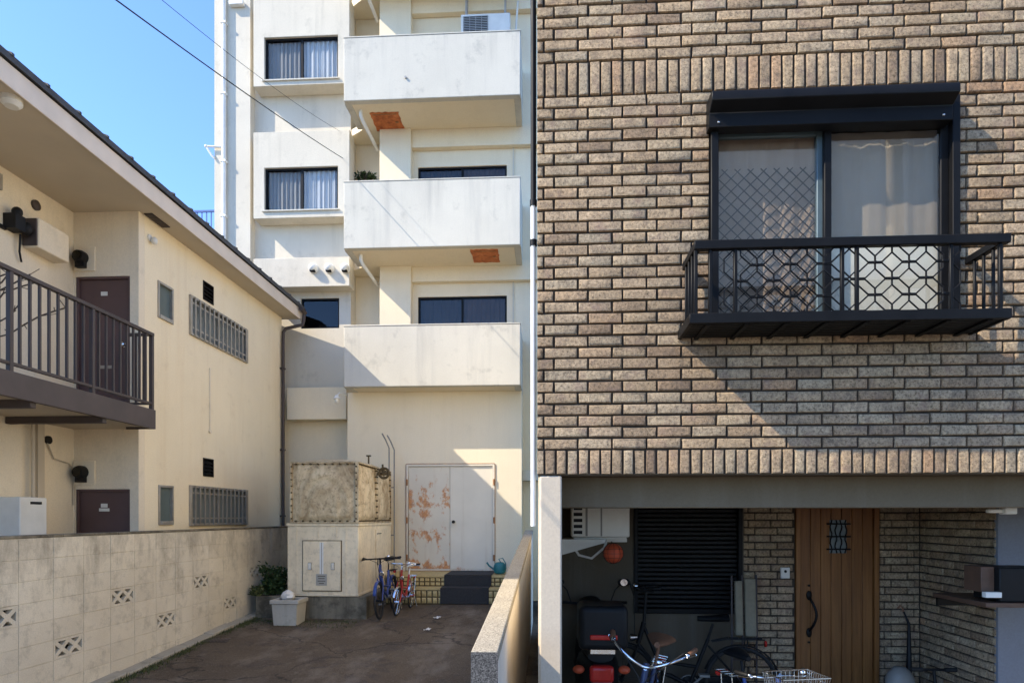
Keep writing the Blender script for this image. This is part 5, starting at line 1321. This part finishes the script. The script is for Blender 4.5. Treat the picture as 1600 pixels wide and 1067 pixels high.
# ================================================================== SCOOTER
def scooter(loc,rz,label):
    r=bpy.data.objects.new('motor_scooter',None); COL.objects.link(r); WORLD[r.name]=Vector((0,0,0)); tag(r,label,'scooter')
    wr=.23; WB=1.2
    for n_,x in(('w',.60),('w',-.60)):
        b=MB(); c=Vector((x,0,wr)); b.torus(c,(0,1,0),wr-.05,.05,28,10); w=b.build('wheel',M['rubber'],r)
        b=MB(); b.lathe(c-Vector((0,.05,0)),(0,1,0),[(0,.05),(.01,.14),(.05,.06),(.09,.14),(.10,.05)],18); b.build('rim',M['alu'],w)
    b=MB()     # body, lofted along x
    secs=[(-.86,.08,.56,.70),(-.72,.15,.42,.76),(-.45,.19,.34,.78),(-.12,.18,.28,.74),(.02,.15,.24,.40),(.30,.16,.23,.36),(.44,.17,.30,.70),(.52,.14,.40,.95),(.56,.07,.55,.98)]
    rings=[]
    for x,w,za,zb in secs:
        rings.append([Vector((x,w*math.copysign(abs(math.cos(a))**.6,math.cos(a)),(za+zb)/2+(zb-za)/2*math.copysign(abs(math.sin(a))**.6,math.sin(a)))) for a in [2*math.pi*k/18 for k in range(18)]])
    b.loft(rings); b.build('body',M['blackpl'],r,smooth=60)
    b=MB(); rings=[]
    for x,w,z in((-.78,.11,.79),(-.5,.16,.81),(-.2,.16,.79),(.0,.10,.76)): rings.append([Vector((x,w*math.cos(a),z+.05*math.sin(a))) for a in [2*math.pi*k/14 for k in range(14)]])
    b.loft(rings); b.build('seat',M['rubber'],r,smooth=60)
    b=MB(); b.tube([(.53,0,.9),(.47,0,1.06)],.03,10); b.tube([(.36,-.36,1.10),(.46,-.2,1.08),(.47,0,1.06),(.46,.2,1.08),(.36,.36,1.10)],.015,8); b.blob((.52,0,1.06),.10,.13,.09); h=b.build('handlebar',M['blackpl'],r)
    for s in(1,-1):
        b=MB(); b.tube([(.44,.2*s,1.08),(.44,.25*s,1.22),(.44,.30*s,1.27)],.007,6); b.blob((.44,.34*s,1.30),.015,.065,.042); m=b.build('mirror',M['blackpl'],h)
        b=MB(); b.lathe((.424,.34*s,1.30),(-1,0,0),[(0,.036),(.003,.036)],14); b.build('mirror_glass',M['chrome'],m)
    b=MB(); b.box(-1.08,-.66,-.20,.20,.90,1.26); bx=b.build('top_box',M['blackpl'],r,bevel=.05,segs=4)
    b=MB(); b.box(-1.095,-1.07,-.11,.11,.99,1.03); b.build('reflector',M['redlens'],bx,bevel=.008,segs=2)
    b=MB(); b.box(-1.0,-.6,-.10,.10,.86,.90); b.build('luggage_rack',M['steel'],r)
    b=MB(); b.box(-.93,-.83,-.10,.10,.60,.74); b.build('tail_light',M['redlens'],r,bevel=.03,segs=3)
    for s in(1,-1): b=MB(); b.blob((-.86,.19*s,.70),.05,.05,.035); b.build('turn_signal',M['redorange'],r)
    b=MB(); b.prism([(-.88,-.10,.58),(-.96,-.10,.42),(-.95,-.10,.41),(-.87,-.10,.57)],(0,.20,0)); b.build('number_plate',M['whitepl'],r)
    b=MB(); b.tube([(-.1,-.14,.25),(-.4,-.2,.26),(-.85,-.22,.34)],.05,12,rad=[.02,.045,.05]); b.build('exhaust',M['alu'],r)
    r.location=loc; r.rotation_euler=(0,0,rz); r.scale=(.97,)*3
scooter((.44,6.07,FL),R(90),'black motor scooter seen from behind with a top box and red tail light')

# ================================================================== OTHER PORCH THINGS
ya=6.0
ag=outdoor_unit('air_conditioner',X(893,ya),X(984,ya),ya,ya+.30,Z(930,839,ya),Z(930,839,ya)+.50 if False else ZS0+.004-.02,'white outdoor unit with dark slots on a bracket under the porch beam',slots=True)
b=MB(); z=Z(930,839,ya); b.box(XL+.1,X(945,ya),ya-.02,ya+.3,z-.055,z-.02); b.box(XL+.1,X(985,ya),ya+.26,YK-.003,z-.055,z-.02); b.prism([(XL+.1,ya+.05,z-.02),(XL+.1,ya+.05,z-.20),(X(945,ya),ya+.05,z-.055),(X(945,ya),ya+.05,z-.02)],(0,.02,0)); b.box(X(897,ya),X(980,ya),ya+.05,ya+.25,z-.0195,z-.003); b.build('bracket',M['whitepl'],ag)
b=MB(); b.tube([(X(893,ya),ya+.1,z-.06),(X(905,ya),ya+.05,z-.17),(X(925,ya),ya+.05,z-.20),(X(945,ya),ya+.06,z-.10),(X(950,ya),ya+.1,z-.02)],.012,6); b.build('cable',M['whitepl'],ag)
# ball in a net
yb_=5.9; c=P(958,864,yb_)
bl=empty('hanging_ball',(c.x,c.y,c.z),'red orange ball hanging in a net below the air conditioner','ball')
b=MB(); b.blob((c.x,c.y,c.z),.092,.092,.092,24,16); b.build('ball',M['redorange'],bl)
b=MB()
for k in range(5): a=math.pi*k/5; b.torus((c.x,c.y,c.z),(math.cos(a),math.sin(a),0),.0945,.002,24,4)
for h in(-.04,0,.04): b.torus((c.x,c.y,c.z+h),(0,0,1),math.sqrt(.0945**2-h*h),.002,24,4)
b.tube([(c.x,c.y,c.z+.09),(c.x-.01,c.y+.06,z-.04)],.004,5); b.build('net',M['rubber'],bl)
# folded chair against the wall
def at(px,Y): return X(px,Y)
fc_=empty('folding_chair',(X(1168,6.45),6.45,FL),'folded chair with pale grey cushions leaning against the brick wall','chair')
y=6.38; zt,zb=Z(1168,905,y),Z(1168,998,y)
lean=.16
def slab(px0,px1,za,zc,y0,mat,name,th=.05):
    b=MB(); x0,x1=X(px0,y),X(px1,y)
    b.add([(x0,y0,za),(x1,y0,za),(x1+.02,y0+.10,zc),(x0+.02,y0+.10,zc),(x0,y0+th,za),(x1,y0+th,za),(x1+.02,y0+.10+th,zc),(x0+.02,y0+.10+th,zc)],[(0,1,2,3),(7,6,5,4),(0,4,5,1),(1,5,6,2),(2,6,7,3),(3,7,4,0)])
    return b.build(name,M[mat],fc_,bevel=.015,segs=3)
slab(1166,1184,zb+.02,zt,y+.02,'greyfabric','backrest')
slab(1148,1160,zb+.04,zt-.02,y-.04,'greyfabric','seat')
slab(1148,1182,zb-.03,zb+.015,y+.02,'greyfabric','seat_edge')
for px,dy in((1163,0),(1187,.03),(1145,-.03)):
    b=MB(); x=X(px,y); b.tube([(x-.03,y-.02+dy,FL+.01),(x-.01,y+.02+dy,zb),(x+.02,y+.14+dy,zt+.03)],.011,8); b.build('leg',M['brownmetal'],fc_)
b=MB(); b.tube([(X(1145,y)-.01,y-.0,zb-.2),(X(1187,y)-.01,y+.03,zb-.2)],.010,8); b.tube([(X(1145,y)-.02,y-.04,FL+.1),(X(1187,y)-.02,y-.0,FL+.1)],.010,8); b.build('crossbar',M['brownmetal'],fc_)
# plastic sack, kick scooter, umbrella, bin
c=P(1410,1062,6.2); random.seed(9)
b=MB(); rings=[]
for i in range(10):
    t=i/9; rr_=.13*(1-.18*(t-.4)**2)*(1 if t<.85 else (1-(t-.85)*4.0)); rings.append([Vector((c.x+rr_*math.cos(a)*(1+random.uniform(-.06,.06)),6.25+rr_*.85*math.sin(a)*(1+random.uniform(-.06,.06)),FL+.003+t*.50)) for a in [2*math.pi*k/18 for k in range(18)]])
b.loft(rings); tag(b.build('plastic_sack',M['greypl'],None,loc=(c.x,6.25,FL),smooth=60),'pale grey plastic sack on the porch floor right of the door','sack')
ks=empty('kick_scooter',(X(1455,6.1),6.1,FL),'dark kick scooter with a T handlebar beside the brick side wall','scooter')
xx=X(1455,6.1); zt=Z(1455,1044,6.1)
b=MB(); b.tube([(xx,6.0,FL+.12),(xx,6.06,zt)],.014,8); b.tube([(xx-.19,6.06,zt),(xx+.19,6.06,zt)],.013,8); hb_=b.build('handlebar',M['blackpl'],ks)
for s in(1,-1): b=MB(); b.cyl((xx+.10*s,6.06,zt),(xx+.20*s,6.06,zt),.019); b.build('grip',M['rubber'],hb_)
b=MB(); b.box(xx-.055,xx+.055,6.02,6.50,FL+.07,FL+.095); b.build('deck',M['navy'],ks,bevel=.01)
for yy in(5.98,6.54): b=MB(); b.lathe((xx-.014,yy,FL+.061),(1,0,0),[(0,.05),(.004,.06),(.024,.06),(.028,.05)],18); b.build('wheel',M['rubber'],ks)
um=empty('umbrella',(X(1436,6.5),6.5,FL),'thin furled umbrella leaning in the brick corner of the porch','umbrella')
a=P(1412,955,6.62); b=MB(); x0=X(1436,6.4)
b.tube([(x0,6.4,FL+.01),(x0-.01,6.42,FL+.1),(x0-.05,6.48,FL+.35),(a.x+.04,6.6,a.z-.12),(a.x,6.62,a.z)],.02,8,rad=[.004,.012,.03,.014,.008]); b.build('canopy',M['blackpl'],um)
b=MB(); b.tube([(a.x,6.62,a.z),(a.x-.01,6.625,a.z+.04),(a.x-.03,6.63,a.z+.06),(a.x-.055,6.63,a.z+.03)],.008,6); b.build('handle',M['brownleather'],um)
b=MB(); c_=Vector((X(915,6.58),6.45)); 

# ================================================================== CABLES
def sag(p,q,s,n=24):
    p,q=Vector(p),Vector(q); return [p.lerp(q,i/n)-Vector((0,0,4*s*(i/n)*(1-i/n))) for i in range(n+1)]
def cable(pts,r,lab):
    b=MB(); b.tube(pts,r,6); tag(b.build('cable',M['rubber'],None,loc=pts[-1]),lab,'cable','overhead cables to the apartment building')
e=P(553,258,YV+.6); s0=P(178,-2,5.2); d=(s0-e); cable([e+d*1.55]+sag(s0,e,.05)[0:],.0065,'thicker dark overhead cable slanting to the white apartment building')
e2=P(549,215,YV+.6); s1=P(250,-2,6.2); d=(s1-e2); cable([e2+d*1.5]+sag(s1,e2,.10),.003,'thinner overhead cable running just above the thicker one')

# ================================================================== HOUSE ACROSS THE STREET (seen mirrored in the glass)
oh=empty('street_house',(7,-6.2,.3),'plain tan house across the street, mirrored in the dark framed window','house')
b=MB(); OH=(.6,2.4,3.4,4.9)
b.wall('y',-6.2,-6.4,2.6,11.5,.29,11.8,[(3.4,4.9,3.3,4.7),(6.6,8.1,3.3,4.7),(9.2,10.6,3.3,4.7),(3.4,4.9,6.1,7.5),(6.6,8.1,6.1,7.5),(9.2,10.6,6.1,7.5),(5.2,6.1,.29,2.4)]); b.box(2.6,11.5,-6.6,-6.401,.29,11.79); b.build('wall',M['wallpink'],oh)
b=MB(); b.prism([(2.3,-5.7,11.8),(2.3,-5.7,11.95),(2.3,-9,13.3),(2.3,-12.3,11.95),(2.3,-12.3,11.8)],(9.5,0,0)); b.build('roof',M['roof'],oh)
for x0,x1,q in((3.4,4.9,3.3),(6.6,8.1,3.3),(9.2,10.6,3.3),(3.4,4.9,6.1),(6.6,8.1,6.1),(9.2,10.6,6.1)):
    b=MB(); b.box(x0,x1,-6.33,-6.3,q,q+1.4); w=b.build('window',M['blindgrey'],oh); b=MB(); xm=(x0+x1)/2; b.box(xm-.03,xm+.03,-6.29,-6.26,q,q+1.4); b.box(x0,x1,-6.29,-6.25,q-.02,q+.04); b.box(x0,x1,-6.29,-6.25,q+1.36,q+1.42); b.build('frame',M['whitepl'],w)
b=MB(); b.box(5.2,6.1,-6.35,-6.3,.29,2.4); b.build('door',M['wood'],oh)

up_=empty('utility_pole',(6.6,-4.0,.29),'pale utility pole across the street, mirrored in the right window pane','pole')
b=MB(); b.cyl((6.6,-4.0,.29),(6.6,-4.0,11),.17,.13,18); b.build('pole',M['pillar'],up_)
b=MB(); b.box(5.7,7.5,-4.06,-3.94,9.6,9.7); b.build('crossarm',M['alu'],up_)
# ================================================================== LIGHT, SKY, CAMERA
SUN=Vector((2.15,1.0,-2.06))        # the way the sunlight travels
sl_=bpy.data.lights.new('sun','SUN'); sl_.energy=2.4; sl_.angle=R(.5); sl_.color=(1,.885,.71)
so=bpy.data.objects.new('sun',sl_); COL.objects.link(so); so.location=(-20,-10,22); so.rotation_euler=SUN.to_track_quat('-Z','Y').to_euler()
w=bpy.data.worlds.new('World'); scene.world=w; w.use_nodes=True
nt=w.node_tree; bg=nt.nodes['Background']; sky=nt.nodes.new('ShaderNodeTexSky'); sky.sky_type='NISHITA'; sky.sun_disc=False
toward=-SUN
sky.sun_elevation=math.asin(toward.z/toward.length); sky.sun_rotation=math.atan2(toward.x,toward.y)
sky.air_density=.76; sky.dust_density=.1; sky.ozone_density=7.0; sky.altitude=0
nt.links.new(sky.outputs[0],bg.inputs[0]); bg.inputs[1].default_value=.15
cd=bpy.data.cameras.new('camera'); cam=bpy.data.objects.new('camera',cd); COL.objects.link(cam)
cam.location=(0,0,CAMZ); cam.rotation_euler=(R(90),0,YAW); cd.sensor_width=36; cd.lens=22.5; cd.shift_y=(HOR-533.5)/1600; cd.clip_start=.05; cd.clip_end=2000
scene.camera=cam
scene.render.resolution_x=1024; scene.render.resolution_y=682
vs_=scene.view_settings; vs_.view_transform='Standard'; vs_.look='None'; vs_.gamma=1; vs_.exposure=1.76
